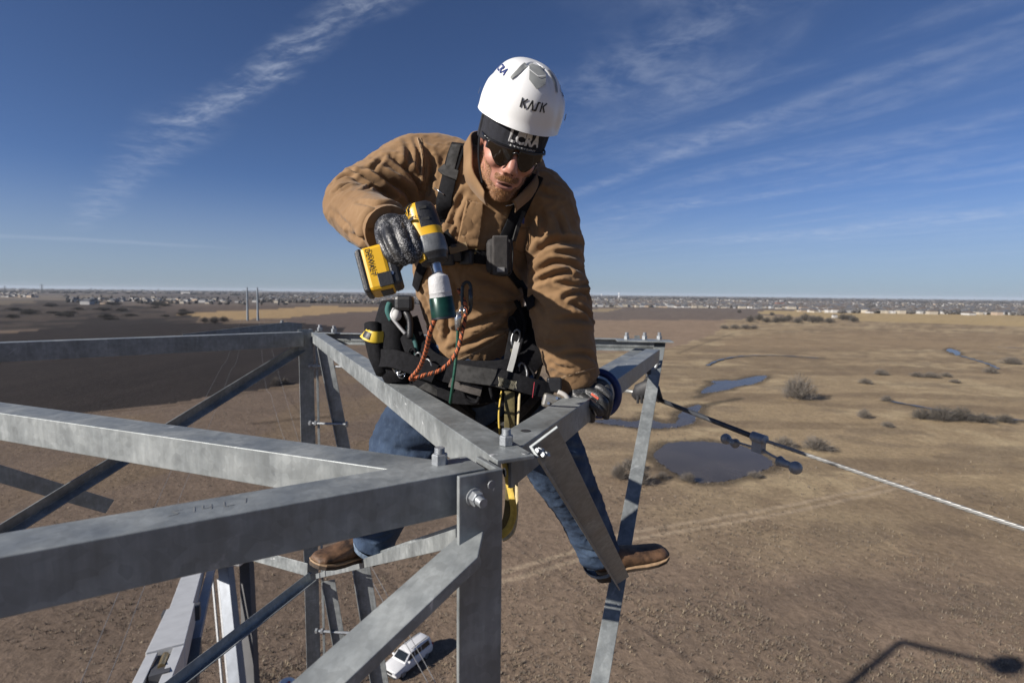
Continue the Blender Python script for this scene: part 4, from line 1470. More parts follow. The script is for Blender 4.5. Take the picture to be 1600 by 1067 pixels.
def patch(name, bvh, poly, mat, parent, off=.006, n=18, thick=.005):
    """a shaped flat piece of cloth sewn on: poly given as four corner lines (quad of points)"""
    (x0, y0), (x1, y1), (x2, y2), (x3, y3) = poly
    v, f = [], []
    ny = n
    for j in range(ny + 1):
        for i in range(n + 1):
            s, t = i / n, j / ny
            px = (x0 * (1 - s) + x1 * s) * (1 - t) + (x3 * (1 - s) + x2 * s) * t
            py = (y0 * (1 - s) + y1 * s) * (1 - t) + (y3 * (1 - s) + y2 * s) * t
            l, q = hit(bvh, px, py)
            e = min(s, 1 - s, t, 1 - t)
            v.append(l + q * (off if e > .001 else -.003))
    for j in range(ny):
        for i in range(n):
            a = j * (n + 1) + i
            f.append((a, a + 1, a + n + 2, a + n + 1))
    return mesh(name, v, f, mat, parent, True)


# ---- materials of the clothing
def canvas():
    m, nt, b, oc = material('brown duck canvas')
    n = nt.noise(oc, 5.0, 5, .6); n2 = nt.noise(oc, 30.0, 4, .6)
    c = nt.ramp(n, [(.25, (.150, .088, .042)), (.55, (.205, .122, .060)), (.8, (.250, .156, .082))])
    c = nt.mix(nt.grey(n2, .45, .8, 0, .22), c, (.30, .19, .10))
    dirt = nt.grey(nt.noise(nt.mapping(oc, (1, 1, 1), (0, 0, 0), (5, 2, 1)), 9.0, 6, .7, .6), .58, .78, 0, .55)
    c = nt.mix(dirt, c, (.085, .058, .036))
    nt.l.new(c, b.inputs['Base Color'])
    b.inputs['Roughness'].default_value = .88
    b.inputs['Sheen Weight'].default_value = .12
    b.inputs['Specular IOR Level'].default_value = .2
    w = nt.noise(oc, 420.0, 2, .5)
    bump(nt, b, nt.math('ADD', nt.math('MULTIPLY', w, .25), n2), .30, .003)
    return m


def denim():
    m, nt, b, oc = material('blue denim')
    n = nt.noise(oc, 7.0, 5, .6); n2 = nt.noise(nt.mapping(oc, (1, 1, .3)), 120.0, 3, .6)
    c = nt.ramp(n, [(.3, (.020, .032, .058)), (.55, (.040, .063, .108)), (.8, (.10, .145, .21))])
    c = nt.mix(nt.grey(n2, .5, .8, 0, .3), c, (.10, .135, .18))
    nt.l.new(c, b.inputs['Base Color'])
    b.inputs['Roughness'].default_value = .9
    b.inputs['Specular IOR Level'].default_value = .2
    bump(nt, b, nt.math('ADD', n2, nt.noise(oc, 22.0, 4)), .3, .003)
    return m


def glove_mat(name, lo, hi, spk):
    m, nt, b, oc = material(name)
    v = nt.add('ShaderNodeTexVoronoi', feature='F1'); v.inputs['Scale'].default_value = 300.0
    nt.l.new(oc, v.inputs['Vector'])
    wear = nt.noise(oc, 26.0, 4, .6)
    k = nt.math('MULTIPLY', nt.grey(v.outputs['Distance'], .25, .5, 1.0, 0.0), nt.grey(wear, .40, .62))
    c = nt.mix(nt.math('MULTIPLY', k, spk), lo, hi)
    nt.l.new(c, b.inputs['Base Color'])
    b.inputs['Roughness'].default_value = .42
    bump(nt, b, nt.math('ADD', v.outputs['Distance'], wear), .35, .0015)
    return m


def skin_mat():
    m, nt, b, oc = material('weathered skin')
    n = nt.noise(oc, 34.0, 5, .6)
    n2 = nt.noise(oc, 180.0, 3, .6)
    c = nt.ramp(n, [(.3, (.33, .135, .095)), (.55, (.42, .205, .15)), (.8, (.48, .26, .20))])
    c = nt.mix(nt.grey(n2, .5, .8, 0, .25), c, (.40, .17, .12))
    nt.l.new(c, b.inputs['Base Color'])
    b.inputs['Roughness'].default_value = .5
    b.inputs['Subsurface Weight'].default_value = .12
    b.inputs['Subsurface Radius'].default_value = (.006, .0025, .0015)
    b.inputs['Subsurface Scale'].default_value = 1.0
    bump(nt, b, n2, .15, .001)
    return m


CANVAS, DENIM, SKIN = canvas(), denim(), skin_mat()
WEB = simple('black nylon webbing', (.012, .012, .014), .85, 0, .25, 90.0, .4, 700.0, .15)
WEBG = simple('worn grey webbing', (.050, .049, .048), .9, 0, .25, 60.0, .4, 700.0, .2)
GLOVE = glove_mat('black grip glove', (.012, .012, .013), (.30, .30, .31), .75)
GLOVE2 = glove_mat('worn grey glove', (.022, .023, .024), (.095, .095, .10), .8)
CORD = simple('dark collar corduroy', (.04, .030, .022), .9, 0, .2, 80.0, .5, 400.0)
LEATHER = simple('scuffed brown boot leather', (.125, .068, .036), .6, 0, .5, 26.0, .3, 120.0)
SOLE = simple('boot sole rubber', (.055, .038, .026), .8, 0, .2, 40.0)
WELT = simple('pale boot welt', (.36, .24, .14), .7, 0, .15, 60.0)
CHROME = simple('polished steel hardware', (.62, .63, .64), .22, .9, .05)
PLASTIC = simple('black moulded plastic', (.022, .022, .024), .42, 0, .15, 40.0, .2, 300.0)
YELLOW = simple('yellow tool plastic', (.80, .46, .02), .38, 0, .06, 18.0)
SHELL = simple('white helmet shell', (.86, .86, .85), .30, 0, .02, 6.0)
GREYP = simple('grey vent panel', (.30, .31, .30), .5, 0, .05, 30.0)
NAVY = simple('navy knit cap', (.013, .014, .022), .9, 0, .2, 120.0, .5, 600.0)
WHITEP = simple('white print ink', (.66, .66, .66), .7, 0, .12, 120.0)
BLACKP = simple('black print ink', (.012, .012, .014), .5)
BLUEP = simple('blue print ink', (.012, .03, .16), .5)

MAN = thing('person', P(735, 905, 1.95), 'lineman in brown canvas jacket and white helmet bending over the steel with a wrench', 'person')

# ---- head frame: x to the picture's right, y up, z out of the face
HC = P(800, 219, 1.39)
_v = -(ray(800, 219).normalized())
_r = (CR @ Vector((1, 0, 0))); _r = (_r - _v * _r.dot(_v)).normalized()
_u = _v.cross(_r).normalized()
HB = Matrix((_r, _u, _v)).transposed()
HB = HB @ Matrix.Rotation(rad(-15), 3, 'Z') @ Matrix.Rotation(rad(10), 3, 'Y') @ Matrix.Rotation(rad(17), 3, 'X')
HS = 1.05


def HP(x, y, z):
    return HC + HB @ Vector((x, y, z)) * HS


HX, HY, HZ = (HB @ Vector(a) for a in ((1, 0, 0), (0, 1, 0), (0, 0, 1)))
AX = (HX, HY, HZ)


def build_body():
    def head(mb):
        def el(c, r):
            mb.ball(HP(*c), HS, 24, 16, r, AX)
        el((0, .045, -.015), (.076, .098, .096))
        el((0, -.012, .022), (.069, .080, .068))
        el((0, -.062, .034), (.054, .062, .056))
        el((.034, -.034, .052), (.030, .026, .034)); el((-.034, -.034, .052), (.030, .026, .034))
        el((0, -.108, .062), (.028, .022, .026))
        el((0, .016, .070), (.052, .014, .024))
        mb.tube([HP(0, .010, .084), HP(0, -.012, .096), HP(0, -.034, .108), HP(0, -.045, .108)], [.0095 * HS, .0105 * HS, .0145 * HS, .010 * HS], 12)
        el((.0125, -.044, .096), (.0095, .0085, .011)); el((-.0125, -.044, .096), (.0095, .0085, .011))
        el((0, -.068, .080), (.030, .016, .016))
        el((0, -.090, .076), (.026, .010, .014))
        el((.073, -.008, -.012), (.010, .030, .018)); el((-.073, -.008, -.012), (.010, .030, .018))
        pts = [HP(0, -.03, -.02), HP(0, -.09, -.03), P(786, 290, 1.56), P(775, 330, 1.62)]
        limb(mb, pts, [.058, .058, .062, .08], [.058, .058, .062, .07])
    body = [
        [(738, 540, 1.80, 52, .085), (740, 440, 1.72, 66, .105), (745, 360, 1.67, 74, .11), (768, 290, 1.62, 66, .08)],
        [(740, 300, 1.63, 40), (670, 266, 1.62, 30), (610, 290, 1.55, 27), (560, 315, 1.49, 25), (585, 345, 1.36, 24), (608, 358, 1.23, 21)],
        [(800, 310, 1.62, 40), (866, 325, 1.60, 28), (870, 420, 1.60, 26), (880, 480, 1.61, 24), (893, 550, 1.62, 20), (908, 598, 1.63, 17)],
        [(725, 560, 1.80, 52, .09), (692, 612, 1.80, 44), (636, 705, 1.77, 36), (595, 808, 1.88, 25), (576, 852, 1.92, 20)],
        [(750, 560, 1.80, 52, .09), (785, 615, 1.84, 42), (862, 705, 1.86, 34), (912, 805, 2.05, 22), (938, 872, 2.14, 18)],
    ]
    me = grow(body, .0042, 4, head)
    o = link_mesh('body', me, SKIN, MAN, True)
    # lips and the open mouth
    lip = simple('lips', (.40, .19, .15), .4, 0, .1, 60.0)
    bv = bvh_of_world(o)
    def on(x, y, off):
        s = HP(x, y, .2); l, q, _, _ = bv.ray_cast(s, -HZ)
        return (l if l else HP(x, y, .09)) + HZ * off
    mb = MB(); mb.tube([on(x, -.0765 + .0022 * math.cos(x * 90) - .0015 * abs(x) * 40, .0012) for x in np.linspace(-.024, .022, 13)], [.001] + [.0030] * 11 + [.001], 8); mb.build('lip', lip, o, True)
    mb = MB(); mb.tube([on(x, -.0895 + abs(x) ** 2 * 8, .0022) for x in np.linspace(-.022, .020, 13)], [.001] + [.0042] * 11 + [.001], 8); mb.build('lip', lip, o, True)
    mb = MB(); mb.tube([on(x, -.0828, .0006) for x in np.linspace(-.020, .018, 11)], [.001] + [.0028] * 9 + [.001], 8); mb.build('mouth', simple('mouth shade', (.07, .02, .02), .6), o, True)
    for s in (-1, 1):
        mb = MB(); mb.ball(on(s * .0085, -.0515, -.0012), .0034, 8, 6); mb.build('nostril', simple('nostril', (.12, .04, .03), .7), o, True)
    # beard: short hairs over jaw, chin and upper lip
    hairs = []
    rnd = random.Random(4)
    V, F = [], []
    n = 0
    while n < 7500:
        x = rnd.uniform(-.072, .072); y = rnd.uniform(-.150, -.020)
        s = HP(x, y, .2); l, q, _, _ = bv.ray_cast(s, -HZ)
        if l is None:
            continue
        ax = abs(x)
        jaw = y < -.098 + ax * .35 or (ax > .040 and y < -.030 - (.072 - ax) * .9)
        stache = -.072 < y < -.058 and ax < .030
        goat = y < -.097 and ax < .032
        if not (jaw or stache or goat) or (ax < .023 and -.0965 < y < -.072):
            continue
        dens = 1.0 if (goat or stache) else .6
        if rnd.random() > dens:
            continue
        n += 1
        L = rnd.uniform(.006, .013) if goat else rnd.uniform(.004, .008)
        d = (q * .55 - HY * .9 + HX * (x * 6) + Vector((rnd.uniform(-.4, .4), rnd.uniform(-.4, .4), rnd.uniform(-.4, .4)))).normalized()
        w = d.cross(q).normalized() * .00055
        k = len(V)
        V += [l - w, l + w, l + d * L]
        F.append((k, k + 1, k + 2))
    me = bpy.data.meshes.new('beard'); me.from_pydata([tuple(x) for x in V], [], F)
    hm = simple('ginger beard hair', (.34, .16, .06), .6, 0, .4, 300.0)
    bd = link_mesh('beard', me, hm, MAN)
    return o, bv


def bvh_of_world(o):
    org = ORG[o.name]
    me = o.data
    return BVHTree.FromPolygons([v.co + org for v in me.vertices], [tuple(p.vertices) for p in me.polygons])


def dome(th, ph, R, c, flare=0.0):
    """a point on a helmet-like shell: th round the head from the face, ph from rim (0) to crown (1)"""
    a = ph * math.pi / 2
    k = abs(math.cos(a)) ** .74
    x = R[0] * math.sin(th) * k
    z = R[2] * math.cos(th) * k
    y = R[1] * math.copysign(abs(math.sin(a)) ** .86, a)
    return Vector((c[0] + x, c[1] + y, c[2] + z))


HR, HCEN = (.0970, .119, .124), (0, .064, -.010)


def hel(th, ph, off=0.0):
    p = dome(th, ph, HR, HCEN)
    e = .02
    du = dome(th + e, ph, HR, HCEN) - dome(th - e, ph, HR, HCEN)
    dv = dome(th, min(ph + e, .995), HR, HCEN) - dome(th, ph - e, HR, HCEN)
    n = du.cross(dv)
    n = n.normalized() if n.length > 1e-9 else Vector((0, 1, 0))
    if n.dot(p - Vector(HCEN)) < 0:
        n = -n
    # rim drops at the nape and dips a little over the brow; lip turns outwards
    drop = (-.016 * (1 - math.cos(th)) * .5 - .004) * (1 - ph) ** 2
    lip = max(0.0, 1 - ph / .09)
    out = Vector((math.sin(th), 0, math.cos(th))) * (.0035 * lip ** 2 * (1 + .8 * max(0, math.cos(th))))
    # low swellings above the ears
    sw = .009 * math.exp(-((abs(th) - 1.30) / .30) ** 4) * math.exp(-((ph - .20) / .20) ** 4)
    ridge = .0045 * math.exp(-((abs(th) - .62) / .10) ** 2) * max(0, min(1, (ph - .3) * 4))
    return HP(*(p + Vector((0, drop, 0)) + out + n * (off + sw - ridge)))


def on_shell(name, polys, mat, parent, th0, ph0, sc, off=.0012, fn=None, rot=0.0, vy=.19):
    """lay flat outlines (lists of 2-D points) on the helmet; ribbons are cut fine enough to follow the curve"""
    fn = fn or hel
    bm = bmesh.new()
    for poly in polys:
        vs = [bm.verts.new((x, y, 0)) for x, y in poly]
        bm.faces.new(vs)
    bmesh.ops.triangulate(bm, faces=bm.faces[:])
    for _ in range(4):
        long = [e for e in bm.edges if e.calc_length() > .12]
        if long:
            bmesh.ops.subdivide_edges(bm, edges=long, cuts=1)
    bmesh.ops.triangulate(bm, faces=bm.faces[:])
    v = []
    bm.verts.index_update()
    cr, sr = math.cos(rot), math.sin(rot)
    for q in bm.verts:
        x, y = (q.co.x * cr - q.co.y * sr) * sc, (q.co.x * sr + q.co.y * cr) * sc
        ph = ph0 + y / vy
        kk = max(.3, abs(math.cos(min(.95, max(0, ph)) * math.pi / 2)) ** .74) if fn is hel else .78
        v.append(fn(th0 + x / (.118 * kk), ph, off))
    f = [tuple(w.index for w in q.verts) for q in bm.faces]
    bm.free()
    return mesh(name, v, f, mat, parent, True)


def stroke(a, b, w):
    (x0, y0), (x1, y1) = a, b
    L = math.hypot(x1 - x0, y1 - y0); nx, ny = -(y1 - y0) / L * w / 2, (x1 - x0) / L * w / 2
    return [(x0 + nx, y0 + ny), (x1 + nx, y1 + ny), (x1 - nx, y1 - ny), (x0 - nx, y0 - ny)]


def text_polys(s, bold=0.0):
    """letter outlines as triangles, one unit high, centred"""
    cu = bpy.data.curves.new('t', 'FONT'); cu.body = s; cu.size = 1.0; cu.align_x = 'CENTER'; cu.align_y = 'CENTER'; cu.offset = bold; cu.resolution_u = 2
    o = bpy.data.objects.new('t', cu); col.objects.link(o)
    dg = bpy.context.evaluated_depsgraph_get()
    me = bpy.data.meshes.new_from_object(o.evaluated_get(dg))
    out = [[(me.vertices[i].co.x, me.vertices[i].co.y) for i in p.vertices] for p in me.polygons]
    bpy.data.objects.remove(o); bpy.data.curves.remove(cu); bpy.data.meshes.remove(me)
    return out


def build_headgear():
    # helmet shell with thickness
    na, nb = 96, 36
    v, f = [], []
    for lay, off in ((0, 0.0), (1, -.004)):
        for j in range(nb + 1):
            ph = (j / nb) ** 1.0 * .997
            for i in range(na):
                v.append(hel(2 * math.pi * i / na - math.pi, ph, off))
    k = na * (nb + 1)
    for lay in (0, 1):
        for j in range(nb):
            for i in range(na):
                i2 = (i + 1) % na
                b = lay * k + j * na
                f.append((b + i, b + i2, b + na + i2, b + na + i))
    for i in range(na):
        i2 = (i + 1) % na
        f.append((i, i2, k + i2, k + i))
    f.append(tuple(nb * na + i for i in range(na))); f.append(tuple(k + nb * na + i for i in range(na)))
    h = mesh('helmet', v, f, SHELL, MAN); auto_smooth(h, 60)
    h['label'] = 'white climbing helmet with grey vent panels'
    # vent panels, front top and sides
    pan = lambda pts: [pts]
    on_shell('vent_panel', pan([(-.5, .9), (.5, .9), (.48, -.35), (0, -.72), (-.48, -.35)]), GREYP, h, .04, .66, .050, .0017)
    on_shell('vent_line', [stroke((-.5, .25), (0, .0), .05), stroke((0, .0), (.5, .22), .05)], SHELL, h, .04, .66, .050, .0026)
    for s, th in ((-1, -.72), (1, .86)):
        on_shell('vent_panel', pan([(-.10, .9), (.16, .9), (.14, .1), (-.02, -.55), (-.16, -.5), (-.08, .1)]), GREYP, h, th, .60, .046, .0024)
    for s, th in ((-1, -1.52), (1, 1.46)):
        on_shell('lamp_clip', [[(-.2, .4), (.2, .4), (.2, -.4), (-.2, -.4)]], BLACKP if s < 0 else GREYP, h, th, .14, .016, .0075)
    # maker's word on the brow: strokes of the letters
    w = .165
    def K(x):
        return [stroke((x + .08, 1), (x, 0), w), stroke((x + .62, 1), (x + .20, .55), w), stroke((x + .22, .58), (x + .50, 0), w)]
    A = [stroke((.78, 0), (1.12, 1), w), stroke((1.12, 1), (1.30, 0), w)]
    S = [stroke((1.40, .07), (1.62, .07), w), stroke((1.60, .02), (1.78, .98), w * 1.15), stroke((1.76, .93), (2.0, .93), w)]
    polys = [[((x - 1.35) * 1.08, (y - .5) * .85) for x, y in q] for q in K(0) + A + S + K(2.14)]
    on_shell('logo', polys, BLACKP, h, .06, .27, .0245, .0014, rot=rad(2))
    # the company's letters on both sides
    lc = text_polys('LCRA', .02)
    on_shell('logo', [[(x, y) for x, y in q] for q in lc], BLUEP, h, -1.42, .50, .030, .0016)
    on_shell('logo', [[(x, y) for x, y in q] for q in lc], BLUEP, h, 1.62, .45, .034, .0016)
    # knit cap under the helmet, down over brow and ears
    R2, C2 = (.0835, .105, .1125), (0, .045, -.014)
    def cap(th, ph, off=0.0):
        low = -.034 - .028 * (1 - math.cos(th)) * .5 - .012 * max(0, abs(math.sin(th))) ** 3
        if ph < .5:
            t = ph / .5
            y = C2[1] + low * (1 - t)
            k = 1.0 - .015 * (1 - t)
            p = Vector((C2[0] + R2[0] * math.sin(th) * k, y, C2[2] + R2[2] * math.cos(th) * k))
        else:
            a = (ph - .5) / .5 * math.pi / 2
            p = Vector((C2[0] + R2[0] * math.sin(th) * math.cos(a), C2[1] + R2[1] * math.sin(a), C2[2] + R2[2] * math.cos(th) * math.cos(a)))
        n = Vector((math.sin(th), 0, math.cos(th)))
        return HP(*(p + n * (off + .0007 * math.sin(th * 60))))
    v, f = [], []
    na, nb = 90, 24
    for j in range(nb + 1):
        for i in range(na):
            v.append(cap(2 * math.pi * i / na, j / nb * .995))
    for j in range(nb):
        for i in range(na):
            i2 = (i + 1) % na
            f.append((j * na + i, j * na + i2, (j + 1) * na + i2, (j + 1) * na + i))
    c = mesh('knit_cap', v, f, NAVY, MAN, True)
    sol = c.modifiers.new('thickness', 'SOLIDIFY'); sol.thickness = .0035; sol.offset = 1
    blk = []
    txt = text_polys('LCRA', .045)
    fncap = lambda th, ph, off: cap(th, ph, off)
    on_shell('logo', [[(x, y * 1.25) for x, y in q] for q in txt], WHITEP, c, .14, .38, .034, .0045, fn=lambda t, p, o: cap(t, p, o), rot=rad(1), vy=.09)
    on_shell('logo', [stroke((-1.25, .62), (1.25, .62), .22)], WHITEP, c, .14, .38, .034, .0047, fn=lambda t, p, o: cap(t, p, o), vy=.09)
    small = text_polys('RESPONSIBLE ENERGY', .03)
    on_shell('logo', small, WHITEP, c, .14, .10, .0078, .0045, fn=lambda t, p, o: cap(t, p, o), vy=.09)
    # sunglasses
    lensm = simple('smoked lens', (.018, .012, .008), .06, 0, .1, 20.0)
    fr = simple('glossy black frame', (.01, .01, .011), .2)
    g = None
    def wrap(x, y, off=0.0):
        z = .104 - 6.2 * x * x - 1.4 * (y) ** 2 + off
        return HP(x, y - .002, z)
    mb = MB()
    mb.tube([wrap(x, .017 - .25 * abs(x) ** 1.0 * .25) for x in np.linspace(-.074, .074, 31)], .0030, 8, True, 1.4)
    g = mb.build('sunglasses', fr, MAN, True)
    for s in (-1, 1):
        v, f = [], []
        n, m = 14, 8
        for j in range(m + 1):
            for i in range(n + 1):
                t = i / n
                x = s * (.006 + .064 * t)
                top = .016 - .004 * t
                bot = -.006 - .030 * (math.sin(min(1, t * 1.25) * math.pi) ** .8) * (1 - .25 * t) - .002
                if t > .8: bot = bot * .9 + .0
                v.append(wrap(x, top + (bot - top) * j / m, .001))
        for j in range(m):
            for i in range(n):
                a = j * (n + 1) + i
                f.append((a, a + 1, a + n + 2, a + n + 1))
        L = mesh('lens', v, f, lensm, g, True)
        so = L.modifiers.new('thickness', 'SOLIDIFY'); so.thickness = .002
        mb = MB(); mb.tube([wrap(s * .073, .012), HP(s * .079, .009, .05), HP(s * .081, .004, .0)], [.0042, .0035, .003], 8, True, .6); mb.build('temple_arm', fr, g, True)
    mb = MB(); mb.tube([wrap(-.008, .004, .002), wrap(0, .009, .003), wrap(.008, .004, .002)], .0032, 8); mb.build('bridge', fr, g, True)
    # chin strap of the helmet down the cheek
    for s in (-1, 1):
        pts = [HP(s * .0845, .060, .006), HP(s * .0815, -.005, .010), HP(s * .070, -.060, .020), HP(s * .046, -.116, .026)]
        nr = [HX * s] * 4
        loc = catmull(pts, 5, False)
        band3('chin_strap', loc, [HX * s + HZ * .3] * len(loc), .012, WEB, h, .001, .0015)
    return h


BODY, BODYBVH = build_body()
build_headgear()


# ---- jacket
def build_jacket():
    torso = [(752, 540, 1.79, 46, .10), (743, 508, 1.78, 72, .128), (738, 460, 1.745, 85, .142), (737, 410, 1.70, 92, .150), (743, 362, 1.665, 97, .150), (757, 318, 1.635, 100, .140), (770, 285, 1.61, 92, .112), (782, 262, 1.595, 60, .085), (788, 246, 1.59, 44, .07)]
    hemt = [(742, 500, 1.775, 76, .13), (730, 540, 1.785, 66, .125), (714, 572, 1.795, 44, .105)]
    rarm = [(735, 285, 1.63, 52, .10), (690, 268, 1.63, 54, .10), (648, 266, 1.605, 53, .098), (604, 287, 1.55, 47, .088), (562, 308, 1.495, 43, .080), (546, 322, 1.455, 39, .074), (566, 338, 1.38, 43, .072), (592, 352, 1.29, 43, .070), (606, 360, 1.245, 41, .064)]
    larm = [(810, 300, 1.62, 54, .10), (852, 318, 1.605, 45, .088), (864, 360, 1.60, 42, .082), (869, 420, 1.60, 44, .085), (874, 470, 1.61, 49, .090), (881, 512, 1.615, 47, .086), (888, 550, 1.62, 43, .078), (898, 582, 1.63, 37, .066), (905, 598, 1.635, 34, .060)]
    me = grow([torso, hemt, rarm, larm], .0050, 6)
    R = [  # right sleeve
        ([(612, 246), (628, 258), (646, 275), (655, 300)], .010, .010), ([(588, 268), (612, 285), (635, 300), (644, 318)], .013, .012),
        ([(562, 270), (585, 288), (610, 306)], .010, .009), ([(540, 264), (565, 275), (590, 290)], .005, .007), ([(520, 287), (536, 279), (553, 276)], .006, .008),
        ([(565, 298), (582, 297), (600, 300)], .006, .007), ([(524, 300), (537, 292), (552, 288)], .005, .007), ([(546, 362), (562, 372), (580, 380)], .007, .009), ([(520, 330), (545, 352), (560, 365)], .004, .010),
        ([(652, 216), (660, 245), (657, 286)], -.005, .006), ([(668, 236), (676, 262), (672, 300)], .007, .010), ([(634, 222), (640, 240), (636, 262)], .005, .010),
        ([(600, 246), (585, 262), (570, 266)], .004, .008), ([(560, 318), (590, 322), (620, 322)], .005, .008)]
    L = [  # left sleeve
        ([(828, 404), (845, 388), (866, 378), (906, 380)], .012, .012), ([(833, 430), (852, 416), (872, 410), (909, 421)], .011, .010), ([(830, 443), (862, 431), (888, 424)], .009, .009),
        ([(862, 438), (895, 447), (922, 443)], .009, .008), ([(823, 458), (838, 470), (852, 490)], .006, .010), ([(882, 465), (902, 455), (925, 462)], .009, .009), ([(892, 473), (910, 484), (926, 497)], .008, .008),
        ([(871, 500), (900, 497), (924, 500)], .007, .010), ([(880, 553), (914, 552), (930, 563)], .007, .009), ([(840, 530), (865, 540), (885, 538)], .005, .010), ([(862, 566), (880, 575), (900, 575)], .004, .008),
        ([(866, 330), (876, 350), (880, 370)], .008, .010), ([(845, 330), (852, 352), (846, 376)], .006, .009), ([(905, 400), (890, 398), (872, 395)], .005, .008)]
    T = [  # body of the jacket
        ([(705, 318), (692, 345), (676, 368)], .008, .012), ([(726, 300), (712, 330), (706, 352)], .007, .010), ([(700, 420), (712, 450), (716, 480)], .005, .012), ([(656, 440), (668, 480), (685, 520)], .005, .012),
        ([(700, 520), (740, 505), (782, 488)], .009, .012), ([(706, 545), (745, 530), (788, 508)], .010, .010), ([(735, 430), (770, 440), (800, 455)], .006, .012), ([(790, 400), (800, 430), (815, 450)], .005, .010),
        ([(745, 470), (780, 475), (812, 470)], .006, .012), ([(690, 470), (700, 500), (698, 530)], .005, .010), ([(640, 430), (650, 462), (660, 500)], .004, .010), ([(836, 290), (850, 300), (866, 306)], .004, .010), ([(738, 392), (728, 410), (722, 430)], .004, .010)]
    fold_cloth(me, [(a, b * 1.75, c * .78) for a, b, c in R] + [(a, b * 1.45, c * .78) for a, b, c in L + T], .0030, 3)
    o = link_mesh('jacket', me, CANVAS, MAN, True)
    o['label'] = 'brown duck canvas work jacket'
    bv = bvh_of_world(o)
    # stitched seams: slim double piping
    thread = simple('tan seam thread', (.34, .23, .135), .9, 0, .2, 200.0)
    for k, path in enumerate(([(706, 566), (745, 549), (790, 522)], [(872, 592), (890, 585), (918, 578), (930, 574)], [(672, 400), (690, 392), (704, 388)], [(652, 216), (660, 245), (657, 286)], [(740, 330), (740, 355), (736, 384)])):
        ribbon('seam', bv, path, .0030, thread, o, .0, .0016)
        ribbon('seam', bv, [(x + 5, y) for x, y in path], .0018, thread, o, .0, .0012)
    patch('storm_flap', bv, ((728, 312), (756, 318), (748, 388), (713, 384)), CANVAS, o, .012, 24)
    patch('pocket_flap', bv, ((690, 345), (716, 352), (700, 383), (682, 372)), CANVAS, o, .006, 10)
    patch('pocket', bv, ((806, 350), (832, 356), (826, 400), (800, 392)), CANVAS, o, .005, 10)
    mb = MB()
    zp = [hit(bv, x, y) for x, y in spline_px([(752, 330), (748, 360), (743, 395)], 3)]
    for l, q in zp:
        mb.frame(l + q * .008, q.cross(UP).normalized(), UP, q, .006, .003, .003)
    mb.build('zip', simple('brass zip', (.35, .25, .10), .4, .8), o)
    # collar: outer canvas, corduroy inside, standing open
    st = [((762, 322, 1.462), (757, 300, 1.425)), ((738, 300, 1.495), (738, 262, 1.452)), ((722, 268, 1.555), (736, 212, 1.500)), ((738, 245, 1.66), (752, 204, 1.605)), ((780, 236, 1.70), (792, 206, 1.672)),
          ((822, 250, 1.68), (834, 226, 1.645)), ((846, 276, 1.60), (845, 258, 1.552)), ((834, 304, 1.53), (826, 290, 1.475)), ((806, 332, 1.475), (800, 314, 1.432))]
    lo = catmull([P(*a) for a, _ in st], 6, False); hi = catmull([P(*b) for _, b in st], 6, False)
    m = 8
    v, f = [], []
    n = len(lo)
    mid = sum(lo, Vector()) / n
    for layer in (0, 1):
        for i in range(n):
            for j in range(m + 1):
                t = j / m
                p = lo[i].lerp(hi[i], t)
                out = (p - mid); out.z = 0; out.normalize()
                p = p + out * (.012 * math.sin(t * math.pi) + .004 * math.sin(i * .9 + t * 3)) - out * (.007 * layer)
                v.append(p)
    k = n * (m + 1)
    mi = []
    for layer in (0, 1):
        for i in range(n - 1):
            for j in range(m):
                a = layer * k + i * (m + 1) + j
                f.append((a, a + 1, a + m + 2, a + m + 1)); mi.append(layer)
    for i in range(n - 1):
        a = i * (m + 1) + m
        f.append((a, a + m + 1, k + a + m + 1, k + a)); mi.append(0)
    for i in (0, n - 1):
        for j in range(m):
            a = i * (m + 1) + j
            f.append((a, a + 1, k + a + 1, k + a)); mi.append(0)
    mesh('collar', v, f, [CANVAS, CORD], o, True, mi=mi)
    # cuffs: dark openings round the gloves
    for c, d, r in ((P(607, 361, 1.238), (P(625, 366, 1.18) - P(592, 352, 1.29)).normalized(), .060), (P(907, 602, 1.636), (P(912, 615, 1.64) - P(898, 580, 1.63)).normalized(), .053)):
        mb = MB()
        mb.tube([c - d * .03, c - d * .004, c + d * .012, c + d * .012, c - d * .01, c - d * .012], [r * .99, r * 1.02, r * 1.0, r * .90, r * .86, .002], 28, True)
        auto_smooth(mb.build('cuff', CANVAS, o), 50)
        mb = MB(); mb.prism(c + d * .004, d, r * .88, r * .88, .002, 28); mb.build('cuff_lining', CORD, o)
    # small maker's tab on the pocket
    l, q = hit(bv, 813, 347)
    s = q.cross(UP).normalized()
    mb = MB(); mb.frame(l + q * .012, s, UP, q, .013, .030, .002); tb = mb.build('label_tab', CANVAS, o)
    mb = MB(); mb.frame(l + q * .0145 + UP * .003, s, UP, q, .007, .018, .001); mb.build('print', BLUEP, tb)
    return o, bv


JACKET, JBVH = build_jacket()


